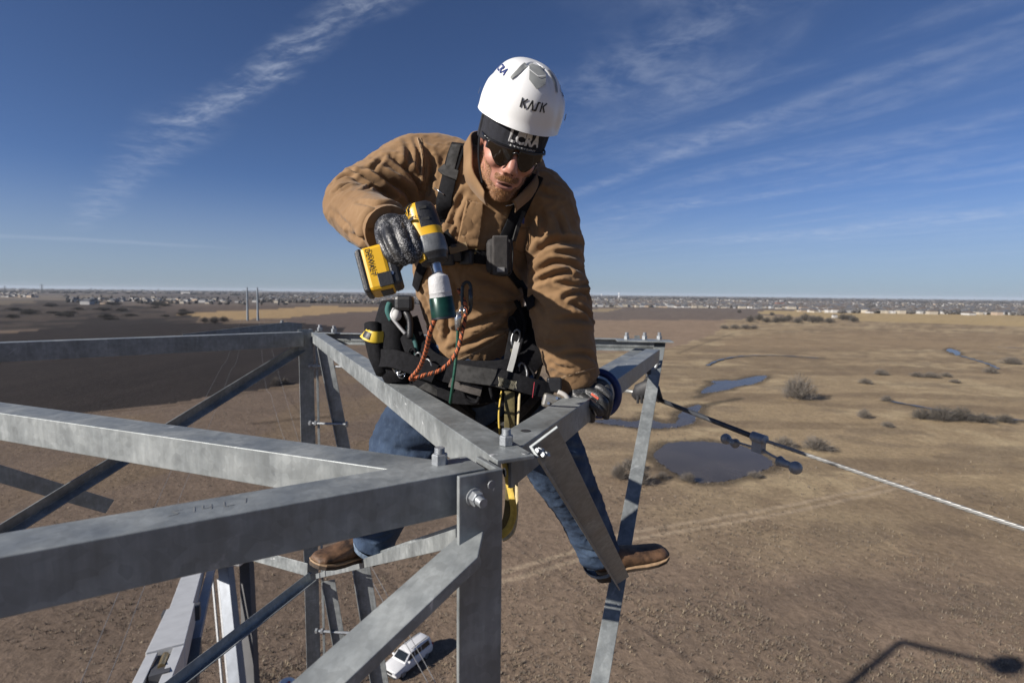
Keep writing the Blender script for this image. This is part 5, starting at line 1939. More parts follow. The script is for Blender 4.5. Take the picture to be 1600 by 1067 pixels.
def build_trousers():
    hips = [(730, 530, 1.80, 66, .13), (733, 575, 1.81, 78, .135), (736, 612, 1.82, 76, .12)]
    rl = [(705, 590, 1.81, 60, .115), (676, 636, 1.79, 60, .11), (640, 690, 1.77, 58, .10), (626, 726, 1.79, 53, .092), (606, 780, 1.85, 42, .078), (592, 825, 1.90, 34, .068), (584, 850, 1.92, 33, .066)]
    ll = [(765, 595, 1.83, 58, .115), (810, 645, 1.85, 58, .11), (850, 690, 1.86, 54, .10), (872, 730, 1.91, 48, .09), (897, 775, 2.0, 41, .08), (918, 820, 2.08, 35, .074), (938, 868, 2.14, 32, .07)]
    me = grow([hips, rl, ll], .0075, 5)
    F = [([(590, 690), (630, 705), (680, 700)], .008, .012), ([(585, 720), (620, 735), (665, 730)], .007, .012), ([(600, 660), (640, 670), (690, 660)], .007, .012), ([(870, 690), (890, 700), (908, 700)], .009, .010),
         ([(865, 705), (890, 716), (912, 722)], .009, .010), ([(880, 760), (905, 770), (930, 770)], .007, .012), ([(895, 800), (915, 812), (942, 815)], .006, .010), ([(905, 835), (925, 845), (955, 838)], .007, .010), ([(905, 855), (930, 862), (962, 850)], .006, .008),
         ([(640, 600), (670, 625), (700, 630)], .006, .012), ([(572, 838), (590, 842), (612, 832)], .006, .008)]
    fold_cloth(me, F, .003, 9)
    o = link_mesh('trousers', me, DENIM, MAN, True)
    o['label'] = 'faded blue denim jeans'
    tb = bvh_of_world(o)
    th_ = simple('ochre denim thread', (.22, .15, .07), .9)
    for path in ([(868, 700), (884, 740), (906, 790), (928, 850)],):
        ribbon('seam', tb, path, .0035, DENIM, o, .0, .002)
        ribbon('seam', tb, [(x + 3, y) for x, y in path], .0014, th_, o, .0, .0012)
    pale = simple('frayed denim hem', (.13, .18, .25), .9, 0, .3, 100.0)
    for c, d, r in ((P(582, 852, 1.925), (P(578, 862, 1.93) - P(588, 838, 1.91)).normalized(), .074), (P(941, 876, 2.155), (P(945, 884, 2.165) - P(932, 856, 2.12)).normalized(), .082)):
        mb = MB(); mb.tube([c - d * .014, c, c + d * .005, c + d * .003], [r, r * 1.01, r * .99, r * .9], 24, False); mb.build('hem', pale, o, True)


build_trousers()


def build_boots():
    def boot(heel, toe, upv, ankle, w, lab):
        f = (toe - heel); L = f.length; f.normalize()
        u = (upv - f * upv.dot(f)).normalized(); s = f.cross(u)
        mb = MB()
        def at(x, y, z):
            return heel + f * (x * L) + s * y + u * z
        # foot: sections heel to toe  (x, half width, top height)
        pts, ra, rb = [], [], []
        for x, hw, top in ((.02, .030, .085), (.12, .037, .10), (.28, .038, .105), (.45, .042, .088), (.62, .049, .068), (.78, .051, .056), (.90, .046, .050), (.97, .032, .040)):
            h = top - .016
            pts.append(at(x, 0, .016 + h / 2)); ra.append(hw); rb.append(h / 2)
        n = len(pts); v, fc = [], []
        seg = 18
        for i, p in enumerate(pts):
            for k in range(seg):
                t = 2 * math.pi * k / seg
                cx, cy = math.cos(t), math.sin(t)
                cx = math.copysign(abs(cx) ** .75, cx); cy = math.copysign(abs(cy) ** .8, cy)
                v.append(p + s * (cx * ra[i]) + u * (cy * rb[i]))
        for i in range(n - 1):
            for k in range(seg):
                k2 = (k + 1) % seg
                fc.append((i * seg + k, i * seg + k2, (i + 1) * seg + k2, (i + 1) * seg + k))
        fc.append(tuple(range(seg))); fc.append(tuple((n - 1) * seg + k for k in range(seg)))
        mb.put(v, fc)
        limb(mb, [at(.16, 0, .07), at(.16, 0, .07).lerp(ankle, .5), ankle], [.047, .052, .055], [.05, .055, .058])
        me = temp_eval(mb.v, mb.f, [('REMESH', dict(mode='VOXEL', voxel_size=.0055)), ('SMOOTH', dict(factor=.5, iterations=5))])
        b = link_mesh('boot', me, LEATHER, MAN, True)
        b['label'] = lab
        outl = []
        for x, hw in ((-.01, .018), (.03, .032), (.15, .039), (.32, .037), (.48, .041), (.64, .051), (.78, .054), (.90, .049), (.97, .034), (1.0, .014)):
            outl.append((x, hw))
        ring = [(x, hw) for x, hw in outl] + [(x, -hw) for x, hw in reversed(outl)]
        def slab(name, z0, z1, mat, gr=0.0, x1=9):
            r2 = [(x, y) for x, y in ring if x <= x1]
            k = len(r2)
            vv = [at(x, y * (1 + gr), z0 + .018 * max(0, x - .75) ** 1.2 * 2) for x, y in r2] + [at(x, y * (1 + gr), z1 + .018 * max(0, x - .75) ** 1.2 * 2) for x, y in r2]
            ff = [tuple(range(k)), tuple(range(k, 2 * k))] + [(i, (i + 1) % k, k + (i + 1) % k, k + i) for i in range(k)]
            mesh(name, vv, ff, mat, b, bevel=.002)
        slab('welt', .016, .0225, WELT, .06)
        slab('sole', .003, .0158, SOLE, .02)
        slab('heel', -.022, .0028, SOLE, .0, .3)
        return b
    boot(P(932, 897, 2.13), P(1043, 868, 2.19), Vector((-.15, -.2, 1)), P(935, 868, 2.14), .1, 'brown leather work boot braced on the strut')
    boot(P(590, 868, 2.00), P(486, 889, 1.80), Vector((0, 0, 1)), P(582, 846, 1.93), .1, 'brown leather work boot standing on the lower brace')


build_boots()

# ================================================================== GLOVES, TOOLS AND HARNESS
def grow_pts(chains, voxel, smooth=3, balls=()):
    mb = MB()
    for pts, rr in chains:
        c = catmull([Vector(p) for p in pts], 5, False)
        n = len(pts)
        ra = []
        for i in range(len(c)):
            k = min(i / 5.0, n - 1.0001); j = int(k); t = k - j
            ra.append(rr[j] * (1 - t) + rr[min(j + 1, n - 1)] * t)
        limb(mb, c, ra, ra, 14)
    for c, r, sc, ax in balls:
        mb.ball(c, r, 18, 12, sc, ax)
    return temp_eval(mb.v, mb.f, [('REMESH', dict(mode='VOXEL', voxel_size=voxel)), ('SMOOTH', dict(factor=.5, iterations=smooth))])


def build_gloves():
    # right hand closed round the wrench handle; fingers come over the near side
    z = 1.13
    wrist = (P(604, 358, 1.25), P(612, 362, 1.20))
    ch = [([wrist[0], P(613, 360, 1.19), P(622, 362, 1.165)], [.034, .036, .034]),
          ([P(618, 350, 1.165), P(628, 362, 1.155), P(634, 378, 1.15)], [.026, .030, .026])]
    fing = [  # knuckle, middle joint, fingertip hooked round the handle
        ([P(634, 342, 1.160), P(644, 360, 1.135), P(651, 385, 1.122), P(656, 404, 1.130)], [.0135, .0132, .0122, .0108]),
        ([P(620, 344, 1.155), P(627, 366, 1.122), P(637, 391, 1.112), P(648, 409, 1.124)], [.0140, .0138, .0128, .0110]),
        ([P(605, 350, 1.160), P(611, 372, 1.122), P(622, 396, 1.112), P(637, 411, 1.122)], [.0138, .0136, .0126, .0108]),
        ([P(593, 360, 1.170), P(598, 380, 1.132), P(609, 401, 1.120), P(624, 413, 1.128)], [.0128, .0126, .0116, .0100])]
    thumb = [([P(630, 352, 1.19), P(648, 372, 1.20), P(660, 392, 1.205), P(664, 408, 1.20)], [.018, .0155, .0135, .011])]
    me = grow_pts(ch + fing + thumb, .0026, 3, [(P(613, 356, 1.175), .040, (.95, .8, .8), None)])
    o = link_mesh('glove', me, GLOVE, MAN, True)
    o['label'] = 'black speckled grip glove closed round the wrench'
    # left hand resting on the arm beam, fingers folded over its far edge
    ch = [([P(904, 596, 1.637), P(910, 604, 1.63), P(918, 612, 1.615)], [.032, .032, .030]),
          ([P(892, 612, 1.60), P(910, 612, 1.605), P(926, 610, 1.612)], [.024, .028, .026])]
    fing = [
        ([P(908, 620, 1.575), P(922, 630, 1.55), P(934, 638, 1.545), P(938, 648, 1.555)], [.0145, .0138, .0125, .0105]),
        ([P(918, 612, 1.59), P(932, 618, 1.565), P(945, 630, 1.555), P(944, 648, 1.565)], [.0145, .0140, .0128, .0110]),
        ([P(926, 604, 1.61), P(940, 608, 1.59), P(952, 624, 1.58), P(946, 654, 1.585)], [.0142, .0138, .0126, .0108]),
        ([P(930, 596, 1.63), P(944, 600, 1.62), P(953, 618, 1.61), P(948, 646, 1.61)], [.0130, .0124, .0114, .0100])]
    thumb = [([P(896, 614, 1.60), P(908, 628, 1.57), P(922, 646, 1.57), P(924, 658, 1.58)], [.018, .0155, .0140, .0118])]
    me = grow_pts(ch + fing + thumb, .0026, 3)
    o2 = link_mesh('glove', me, GLOVE2, MAN, True)
    o2['label'] = 'worn grey glove resting on the arm beam'
    red = simple('red glove knit', (.50, .09, .05), .8, 0, .2, 200.0)
    bv = bvh_of_world(o2)
    ribbon('knit_patch', bv, [(924, 615), (930, 619), (935, 623)], .007, red, o2, .0, .0012, step=2)
    bv = bvh_of_world(o)


build_gloves()


def build_wrench():
    rear, front = P(655, 322, 1.165), P(680, 412, 1.150)
    t = thing('impact_wrench', (rear + front) / 2, 'yellow and black cordless impact wrench held in the gloved hand', 'power tool')
    D = (front - rear); L = D.length; D.normalize()
    V_ = -(ray(665, 370).normalized())
    A = (V_ - D * V_.dot(D)).normalized()           # towards the viewer
    B = D.cross(A).normalized()                     # sideways
    if B.dot(CR @ Vector((1, 0, 0))) > 0:
        B = -B                                      # B points to the picture's left
    # housing: rings along D with an oval section, material by sector
    rings = [(-.03, .010), (0.0, .0245), (.03, .0300), (.10, .0335), (.25, .0350), (.45, .0350), (.58, .0345), (.62, .0360), (.78, .0365), (.86, .0350), (.90, .0315), (.97, .0290), (1.0, .0230)]
    seg = 36
    v, f, mi = [], [], []
    for x, r in rings:
        for k in range(seg):
            a = 2 * math.pi * k / seg
            ca, sa = math.cos(a), math.sin(a)
            ca = math.copysign(abs(ca) ** .8, ca); sa = math.copysign(abs(sa) ** .8, sa)
            v.append(rear + D * (x * L) + A * (ca * r * .98) + B * (sa * r))
    for i in range(len(rings) - 1):
        xm = (rings[i][0] + rings[i + 1][0]) / 2
        for k in range(seg):
            k2 = (k + 1) % seg
            a = 2 * math.pi * (k + .5) / seg       # 0 towards the viewer, +90 deg to the left
            deg = math.degrees(a if a < math.pi else a - 2 * math.pi)
            if xm < .44:
                m = 0 if 10 < deg < 120 else 1
                if xm < .0: m = 1
            elif xm < .58:
                m = 0
            elif xm < .86:
                m = 2 if not (62 < deg < 120) else 0
            else:
                m = 1
            f.append((i * seg + k, i * seg + k2, (i + 1) * seg + k2, (i + 1) * seg + k)); mi.append(m)
    f.append(tuple(range(seg))); mi.append(1); f.append(tuple((len(rings) - 1) * seg + k for k in range(seg))); mi.append(1)
    gcase = simple('scuffed grey gear case', (.20, .21, .215), .42, .35, .2, 30.0, .2, 200.0)
    hs = mesh('housing', v, f, [YELLOW, PLASTIC, gcase], t, mi=mi); auto_smooth(hs, 38)
    hs['label'] = 'scuffed yellow motor housing with black shell'
    def W(x, a, b):
        return rear + D * (x * L) + A * a + B * b
    for k in range(5):                              # cooling slits
        mb = MB(); mb.frame(W(.06 + .012 * k, .026, .0165 + .0035 * k), D, B, A, .016, .0018, .004); mb.build('vent_slit', PLASTIC, hs)
    for xx in (.14, .33):
        mb = MB(); mb.frame(W(xx, .0335, -.006), B, D, A, .016, .006, .002); mb.build('vent_slot', simple('slot shade', (.006, .006, .006), .6), hs)
    txt = text_polys('DEWALT', .02)
    def flat_text(name, polys, o, ux, uy, n, sc, mat, par, off=.0006):
        v, f = [], []
        for q in polys:
            b = len(v); v += [o + ux * (x * sc) + uy * (y * sc) + n * off for x, y in q]; f.append(tuple(range(b, b + len(q))))
        return mesh(name, v, f, mat, par)
    nB = (B * .75 + A * .62).normalized()
    flat_text('maker_name', txt, W(.215, .0300, .0265), -D * .0 + (D.cross(nB)) * -1, -D, nB, .009, BLACKP, hs, .0015)
    mb = MB(); mb.frame(W(.285, .0305, .0275), D, nB.cross(D), nB, .007, .026, .001); mb.build('stripe', PLASTIC, hs)
    mb = MB(); mb.frame(W(.90, .022, .0235), D, (B * .6 - A * .7).normalized(), nB, .018, .022, .006); mb.build('mode_badge', YELLOW, hs, bevel=.002)
    # anvil, white taped socket, green extension
    mb = MB(); mb.tube([W(.98, 0, 0), W(1.16, 0, 0)], [.0125, .0115], 20); auto_smooth(mb.build('anvil', CHROME, t))
    tape = simple('white tape', (.58, .58, .585), .5, 0, .06, 60.0, .25, 160.0)
    q0, q1 = W(1.12, 0, 0), P(694, 497, 1.16)
    sd = (q1 - q0); SL = sd.length; sd.normalize()
    pr = [(0, .010), (.06, .012), (.12, .021), (.20, .0232), (.42, .0245), (.46, .0250), (.47, .0243), (.56, .0252)]
    mb = MB(); mb.tube([q0 + sd * (x * SL) for x, _ in pr], [r for _, r in pr], 28); so = auto_smooth(mb.build('socket', tape, t))
    so['label'] = 'socket wrapped in white tape'
    green = simple('dark green anodised sleeve', (.006, .040, .028), .3, .3, .3, 60.0)
    pr = [(.55, .0250), (.57, .0268), (.94, .0278), (.96, .0282)]
    mb = MB(); mb.tube([q0 + sd * (x * SL) for x, _ in pr], [r for _, r in pr], 28); auto_smooth(mb.build('socket_sleeve', green, t))
    pr = [(.955, .0278), (1.0, .0284), (1.01, .0270), (.98, .018), (.97, .001)]
    mb = MB(); mb.tube([q0 + sd * (x * SL) for x, _ in pr], [r for _, r in pr], 28); auto_smooth(mb.build('socket_rim', simple('worn black steel', (.06, .06, .065), .35, .7), t))
    # handle and trigger
    h0, h1 = P(650, 374, 1.168), P(606, 424, 1.150)
    mb = MB(); limb(mb, [h0, h0.lerp(h1, .35), h0.lerp(h1, .7), h1], [.021, .0185, .019, .022], [.024, .021, .021, .024], 20); mb.build('handle', PLASTIC, t, True)
    mb = MB(); mb.tube([P(643, 386, 1.128), P(647, 394, 1.122), P(652, 402, 1.126)], [.006, .0075, .006], 10); mb.build('trigger', YELLOW, t, True)
    # battery foot
    hd = (h1 - h0).normalized()
    c = P(606, 421, 1.148)
    fx = D                                          # battery runs along the tool's axis
    hd = (hd - D * hd.dot(D)).normalized()
    fz = hd.cross(fx).normalized()
    if fz.dot(V_) < 0: fz = -fz
    mb = MB(); mb.frame(c - hd * .014, fx, fz, hd, .088, .066, .022, 1.06); ft = mb.build('foot', PLASTIC, t, bevel=.006)
    mb = MB(); mb.frame(c + hd * .020, fx, fz, hd, .100, .074, .052, .97); bt = mb.build('battery', YELLOW, t, bevel=.008)
    mb = MB(); mb.frame(c + hd * .051, fx, fz, hd, .100, .072, .014, .92); mb.build('battery_base', PLASTIC, bt, bevel=.005)
    mb = MB(); mb.frame(c + hd * .012 + fx * .0495, fz, hd, fx, .046, .026, .003); mb.build('battery_latch', PLASTIC, bt, bevel=.001)
    mb = MB(); mb.frame(c + hd * .008 + fx * .030 + fz * .0365, fx, hd, fz, .030, .030, .003); mb.build('battery_panel', PLASTIC, bt, bevel=.001)
    flat_text('maker_name', txt, c + hd * .030 + fz * .0375 - fx * .012, fx, fz.cross(fx), fz, .0150, BLACKP, bt, .0012)
    mb = MB(); mb.prism(c - hd * .008 + fz * .033 + fx * .02, fz, .004, .004, .003, 10); mb.build('screw', CHROME, ft)
    return t


build_wrench()


def coil(pts, r, strands=2, pitch=60.0, wob=.45):
    c = catmull(pts, 14, False)
    out = []
    for k in range(strands):
        q = []; L = 0
        for i, p in enumerate(c):
            if i: L += (p - c[i - 1]).length
            d = (c[min(i + 1, len(c) - 1)] - c[max(i - 1, 0)]).normalized()
            s = d.cross(Vector((0, 1, .2))).normalized(); u = s.cross(d)
            th = L * pitch * 6.28 + k * 6.283 / strands
            q.append(p + s * (r * wob * math.cos(th)) + u * (r * wob * math.sin(th)))
        out.append(q)
    return out


def build_cords():
    orange = simple('orange braided cord', (.50, .13, .045), .75, 0, .25, 300.0)
    dk = simple('dark cord fleck', (.05, .03, .025), .8)
    t = thing('tool_lanyard', P(645, 590, 1.40), 'orange elastic tool lanyard looping from the wrench socket', 'lanyard')
    path = [P(681, 496, 1.17), P(672, 520, 1.20), P(665, 550, 1.28), P(655, 575, 1.36), P(642, 592, 1.42), P(660, 587, 1.43), P(690, 577, 1.44), P(712, 553, 1.45), P(722, 520, 1.46), P(728, 480, 1.48), P(716, 452, 1.50)]
    dense = []
    cc = catmull(path, 30, False)
    for k in range(3):
        q = []; L = 0
        for i, p in enumerate(cc):
            if i: L += (p - cc[i - 1]).length
            d = (cc[min(i + 1, len(cc) - 1)] - cc[max(i - 1, 0)]).normalized()
            s = d.cross(Vector((0, 1, .2))).normalized(); u = s.cross(d)
            th = L * 6.28 / .020 + k * 2.094
            q.append(p + s * (.0030 * math.cos(th)) + u * (.0030 * math.sin(th)))
        mb = MB(); mb.tube(q, .0031, 7); mb.build('cord_strand', orange if k < 2 else dk, t, True)
    gr = simple('green rope sheath', (.012, .085, .055), .6, 0, .3, 200.0)
    t = thing('tag_line', P(706, 632, 1.50), 'thin dark green line hanging from the chest snap hook', 'rope')
    mb = MB(); mb.tube(catmull([P(716, 508, 1.46), P(714, 545, 1.48), P(709, 590, 1.50), P(703, 632, 1.56)], 8, False), .0045, 10); mb.build('line', gr, t, True)
    mb = MB(); mb.tube([P(704, 622, 1.55), P(702, 640, 1.57)], .006, 10); mb.build('line_end', WEB, t, True)
    # snap hook and carabiners at the chest
    t = thing('snap_hook', P(717, 500, 1.45), 'bright steel snap hook hanging at the front of the jacket', 'snap hook')
    mb = MB(); mb.tube([P(717, 488, 1.45), P(716, 496, 1.448), P(715, 506, 1.45), P(714, 516, 1.455)], [.008, .0105, .0085, .005], 12); mb.build('barrel', CHROME, t, True)
    mb = MB(); mb.tube([P(717, 490, 1.45), P(721, 480, 1.45), P(726, 482, 1.45), P(726, 490, 1.45)], .004, 8); mb.build('hook', CHROME, t, True)
    t = thing('carabiner', P(728, 470, 1.47), 'dark oval carabiner hanging from the chest strap', 'carabiner')
    loop = [(723, 446), (729, 441), (735, 446), (736, 465), (735, 484), (729, 490), (724, 484), (722, 465)]
    mb = MB(); mb.tube(catmull([P(x, y, 1.485) for x, y in loop + loop[:1]], 5, False), .0048, 10); mb.build('body', simple('dark alloy', (.05, .055, .055), .35, .6), t, True)
    mb = MB(); mb.tube([P(735, 452, 1.485), P(735.5, 478, 1.485)], .0066, 10); mb.build('gate', simple('gate alloy', (.10, .105, .11), .35, .6), t, True)


build_cords()


def build_harness():
    h = bpy.data.objects.new('harness', None); col.objects.link(h); h.parent = MAN; ORG[h.name] = ORG[MAN.name]
    h['label'] = 'black full body climbing harness'
    R = lambda n, p, w, m=WEB, off=.005, th=.004: ribbon(n, JBVH, p, w, m, h, off, th)
    R('shoulder_strap', [(718, 228), (710, 250), (702, 285), (694, 320), (690, 352), (700, 380), (716, 396)], .046)
    R('shoulder_strap', [(714, 232), (708, 255), (704, 275)], .030, WEBG, .011, .003)
    R('strap_keeper', [(692, 268), (704, 274), (717, 277)], .028, WEBG, .012, .005)
    R('shoulder_strap', [(838, 276), (826, 298), (812, 325), (800, 352), (786, 380), (768, 398)], .046)
    R('shoulder_strap', [(816, 330), (808, 350), (800, 375)], .012, WEBG, .012, .004)
    R('chest_strap', [(662, 408), (700, 398), (730, 400), (768, 402), (800, 404)], .040)
    R('side_strap', [(790, 420), (806, 440), (822, 462), (818, 486)], .034)
    R('side_strap', [(676, 396), (660, 420), (652, 450)], .034)
    # dorsal pads and chest buckle block
    for x, y, w, hh in ((700, 404, .055, .035), (735, 404, .042, .040), (716, 392, .03, .05)):
        l, q = hit(JBVH, x, y); s = q.cross(UP).normalized()
        mb = MB(); mb.frame(l + q * .018, s, s.cross(q), q, w, hh, .020); mb.build('buckle', PLASTIC, h, bevel=.005)
    for x, y, an in ((690, 300, .6), (803, 318, -.4), (796, 320, -.3)):
        l, q = hit(JBVH, x, y); s = q.cross(UP).normalized(); u = s.cross(q)
        d = (s * math.cos(an) + u * math.sin(an))
        mb = MB(); mb.tube([l + q * .014 - d * .018, l + q * .014 + d * .018], .0018, 6); mb.build('adjuster_bar', CHROME, h, True)
    # brown keeper flap
    l, q = hit(JBVH, 722, 394); s = q.cross(UP).normalized(); u = s.cross(q)
    mb = MB(); mb.frame(l + q * .03 + u * .01, (s + u * -.25).normalized(), q, (u + s * .25).normalized(), .055, .004, .022); mb.build('keeper_flap', simple('tan keeper', (.22, .15, .075), .85), h)
    # belt and hip pads, standing clear of the jeans
    def strap(name, pts, w, mat, nrm=None, th=.006, par=h):
        c = catmull([P(*p) for p in pts], 8, False)
        return band3(name, c, [(-(p - CO)).normalized() if nrm is None else nrm for p in c], w, mat, par, 0, th)
    strap('waist_belt', [(636, 500, 1.74), (655, 552, 1.66), (690, 576, 1.64), (735, 582, 1.62), (790, 580, 1.61), (830, 560, 1.64), (838, 500, 1.72)], .075, WEB)
    strap('hip_pad', [(604, 560, 1.70), (620, 562, 1.665), (650, 572, 1.645), (682, 585, 1.64)], .060, WEB, None, .022)
    strap('leg_strap', [(800, 470, 1.70), (808, 510, 1.69), (800, 560, 1.66), (792, 610, 1.64)], .050, WEB, None, .008)
    strap('leg_strap', [(816, 480, 1.70), (834, 530, 1.70), (850, 570, 1.70)], .036, WEB, None, .008)
    strap('belt_tail', [(795, 585, 1.60), (802, 560, 1.60), (808, 535, 1.62)], .018, simple('white webbing tail', (.55, .55, .53), .8), None, .003)
    strap('belt_pad', [(715, 582, 1.60), (740, 586, 1.585), (770, 590, 1.58), (795, 596, 1.575)], .052, WEBG, None, .018)
    strap('belt_pad', [(705, 598, 1.62), (730, 606, 1.61), (752, 612, 1.61)], .030, simple('grey brown pad', (.085, .075, .068), .9, 0, .2, 60.0), None, .014)
    strap('rear_strap', [(730, 628, 1.74), (750, 626, 1.70), (775, 616, 1.66)], .040, WEB, None, .006)
    tag2 = strap('label_patch', [(828, 552, 1.66), (836, 564, 1.655), (844, 574, 1.65)], .030, simple('navy label patch', (.02, .03, .06), .8), None, .004)
    for k in (-1, 1):
        strap('label_edge', [(828 + k * 7, 552 - k * 6, 1.652), (836 + k * 7, 564 - k * 6, 1.647), (844 + k * 7, 574 - k * 6, 1.642)], .003, WHITEP, None, .001)
    # padded black leg loops, added to darken the shaded thigh tops
    for c0, c1, rr in ((P(700, 600, 1.81), P(668, 645, 1.785), .128), (P(785, 615, 1.84), P(822, 655, 1.855), .124)):
        d = (c1 - c0).normalized(); c = (c0 + c1) / 2
        a = (Vector((0, -1, 0)) - d * Vector((0, -1, 0)).dot(d)).normalized(); b2 = d.cross(a)
        pts = [c + a * (math.cos(t_) * rr) + b2 * (math.sin(t_) * rr) for t_ in np.linspace(0, 6.283, 37)]
        nr = [(p - c).normalized() for p in pts]
        band3('leg_loop', pts, nr, .062, WEB, h, 0, .012)
        band3('leg_loop', pts, nr, .030, WEBG, h, .014, .004)
    # crowded gear loops: carabiners, rope ends and clips along the belt
    alloy = simple('grey carabiner alloy', (.16, .165, .17), .35, .6); tealm = simple('teal cord', (.02, .09, .085), .8); olive = simple('olive cord', (.08, .075, .045), .85)
    rnd = random.Random(12)
    for k, (x, y, z) in enumerate(((644, 548, 1.66), (654, 556, 1.645), (806, 560, 1.62), (815, 572, 1.625), (826, 580, 1.63), (668, 566, 1.635), (800, 500, 1.66), (808, 520, 1.655))):
        an = rnd.uniform(-.4, .4)
        lp = []
        for t_ in np.linspace(0, 6.283, 15):
            u_, v_ = 6.0 * math.cos(t_), 13 * math.sin(t_) + 8
            lp.append(P(x + u_ * math.cos(an) - v_ * math.sin(an), y + u_ * math.sin(an) + v_ * math.cos(an), z - .012 + .004 * math.sin(t_ * 2 + k)))
        mb = MB(); mb.tube(lp, .0042, 7, False); mb.build('gear_clip', alloy if k % 2 else WEB, h, True)
    for pts, r_, m in (([(640, 552, 1.65), (652, 585, 1.635), (672, 592, 1.63), (690, 580, 1.63)], .006, WEB), ([(800, 545, 1.63), (815, 590, 1.62), (835, 596, 1.63), (845, 570, 1.66)], .006, olive), ([(806, 470, 1.67), (820, 505, 1.66), (812, 545, 1.64), (798, 580, 1.61)], .007, WEB),
                      ([(636, 510, 1.69), (650, 540, 1.66), (648, 575, 1.645)], .007, tealm), ([(765, 600, 1.575), (772, 625, 1.58), (790, 632, 1.585), (800, 610, 1.58)], .006, WEB), ([(720, 598, 1.60), (728, 622, 1.61), (745, 628, 1.61), (752, 606, 1.60)], .006, WEB)):
        mb = MB(); mb.tube(catmull([P(*p) for p in pts], 8, False), r_, 8); mb.build('gear_cord', m, h, True)
    strap('back_pad', [(650, 590, 1.70), (690, 612, 1.68), (735, 618, 1.67), (780, 612, 1.67), (820, 600, 1.69)], .060, WEB, None, .02)  # dark saddle pad, added to blacken the hips where they lie in shade
    # zip pouch on the chest
    t = thing('radio_pouch', hit(JBVH, 780, 400)[0], 'dark grey padded radio pouch clipped to the chest straps', 'pouch')
    pg = simple('charcoal pouch nylon', (.045, .042, .042), .85, 0, .2, 70.0, .4, 500.0)
    l, q = hit(JBVH, 779, 400); q = (-(ray(779, 400).normalized()) + q * .3).normalized()
    s = (CR @ Vector((1, 0, 0))); s = (s - q * s.dot(q)).normalized(); u = q.cross(s).normalized()
    mb = MB(); mb.frame(l + q * .022, s, u, q, .080, .108, .052, .82); mb.build('body', pg, t, bevel=.014)
    mb = MB(); mb.frame(l + q * .052 + u * .004, s, u, q, .046, .112, .010); mb.build('flap', simple('pouch flap nylon', (.055, .05, .048), .8, 0, .2, 70.0, .4, 500.0), t, bevel=.006)
    mb = MB(); mb.frame(l + q * .0585 - u * .036, s, u, q, .022, .013, .002); mb.build('badge', simple('grey rubber badge', (.28, .28, .28), .5), t)
    mb = MB(); mb.tube(catmull([l + q * .045 + s * .034 + u * .048, l + q * .050 + s * .036, l + q * .046 + s * .030 - u * .048, l + q * .045 - u * .054, l + q * .046 - s * .03 - u * .048], 6, False), .0022, 6); mb.build('piping', WEBG, t, True)
    # tool bag and bolt pouch at his right hip
    t = thing('tool_bag', P(610, 540, 1.74), 'black canvas bolt bag hanging at the right hip', 'tool bag')
    def shell(name, prof, mat, par, th=.006):
        """an open bag: rows of (px, py, depth) front edge points with a back row behind"""
        v, f = [], []
        n = 20
        for (cx, cy, cz, rx, rz) in prof:
            for k in range(n):
                a = 2 * math.pi * k / n
                v.append(P(cx + rx * math.cos(a), cy + 4 * math.sin(a), cz + rz * math.sin(a)))
        for i in range(len(prof) - 1):
            for k in range(n):
                k2 = (k + 1) % n
                f.append((i * n + k, i * n + k2, (i + 1) * n + k2, (i + 1) * n + k))
        f.append(tuple((len(prof) - 1) * n + k for k in range(n)))
        o = mesh(name, v, f, mat, par, True)
        so = o.modifiers.new('thickness', 'SOLIDIFY'); so.thickness = th
        return o
    shell('bag', [(616, 472, 1.76, 22, .05), (612, 500, 1.75, 26, .06), (612, 540, 1.74, 28, .065), (616, 575, 1.73, 26, .06), (622, 600, 1.72, 20, .05)], WEB, t)
    pch = shell('side_pouch', [(582, 506, 1.72, 13, .035), (584, 530, 1.715, 15, .04), (590, 560, 1.71, 14, .038), (598, 585, 1.71, 11, .03)], WEB, t)
    yl = simple('yellow label', (.72, .50, .03), .5, 0, .06, 40.0)
    c = catmull([P(569, 520, 1.694), P(576, 525, 1.677), P(587, 527, 1.674), P(599, 526, 1.69)], 5, False)
    band3('label_band', c, [-(p - CO).normalized() for p in c], .036, yl, pch, .001, .002)
    c = catmull([P(570, 522, 1.690), P(574, 524, 1.678), P(579, 526, 1.674)], 4, False)
    band3('label_print', c, [-(p - CO).normalized() for p in c], .022, BLACKP, pch, .004, .001)
    # tools and hardware on the belt
    t = thing('belt_tools', P(628, 500, 1.68), 'cluster of rope hardware and pliers clipped above the hip bag', 'tools')
    mb = MB(); mb.tube(catmull([P(628, 478, 1.68), P(640, 500, 1.665), P(640, 530, 1.66)], 6, False), [.012] * 6 + [.010] * 6 + [.006], 10); mb.build('grip', PLASTIC, t, True)
    mb = MB(); mb.tube(catmull([P(616, 482, 1.68), P(612, 494, 1.67), P(622, 508, 1.665), P(634, 522, 1.66)], 6, False), .006, 8); mb.build('wire_loop', simple('bare wire', (.5, .5, .5), .4, .5), t, True)
    mb = MB(); mb.ball(P(620, 492, 1.665), .016, 12, 8, (1, 1, 1.2)); mb.build('knot', simple('white tape knot', (.55, .55, .54), .7), t, True)
    mb = MB(); mb.tube(catmull([P(609, 474, 1.69), P(606, 486, 1.68), P(612, 500, 1.68)], 6, False), .010, 8); mb.build('rope_loop', simple('teal rope', (.03, .13, .12), .8), t, True)
    mb = MB(); mb.frame(P(632, 474, 1.67), Vector((1, 0, 0)), Vector((0, 1, 0)), UP, .06, .04, .05); mb.build('holster', PLASTIC, t, bevel=.012)
    t = thing('key_ring', P(618, 572, 1.66), 'tangle of bright clips hanging at the hip pad', 'clips')
    rnd = random.Random(2)
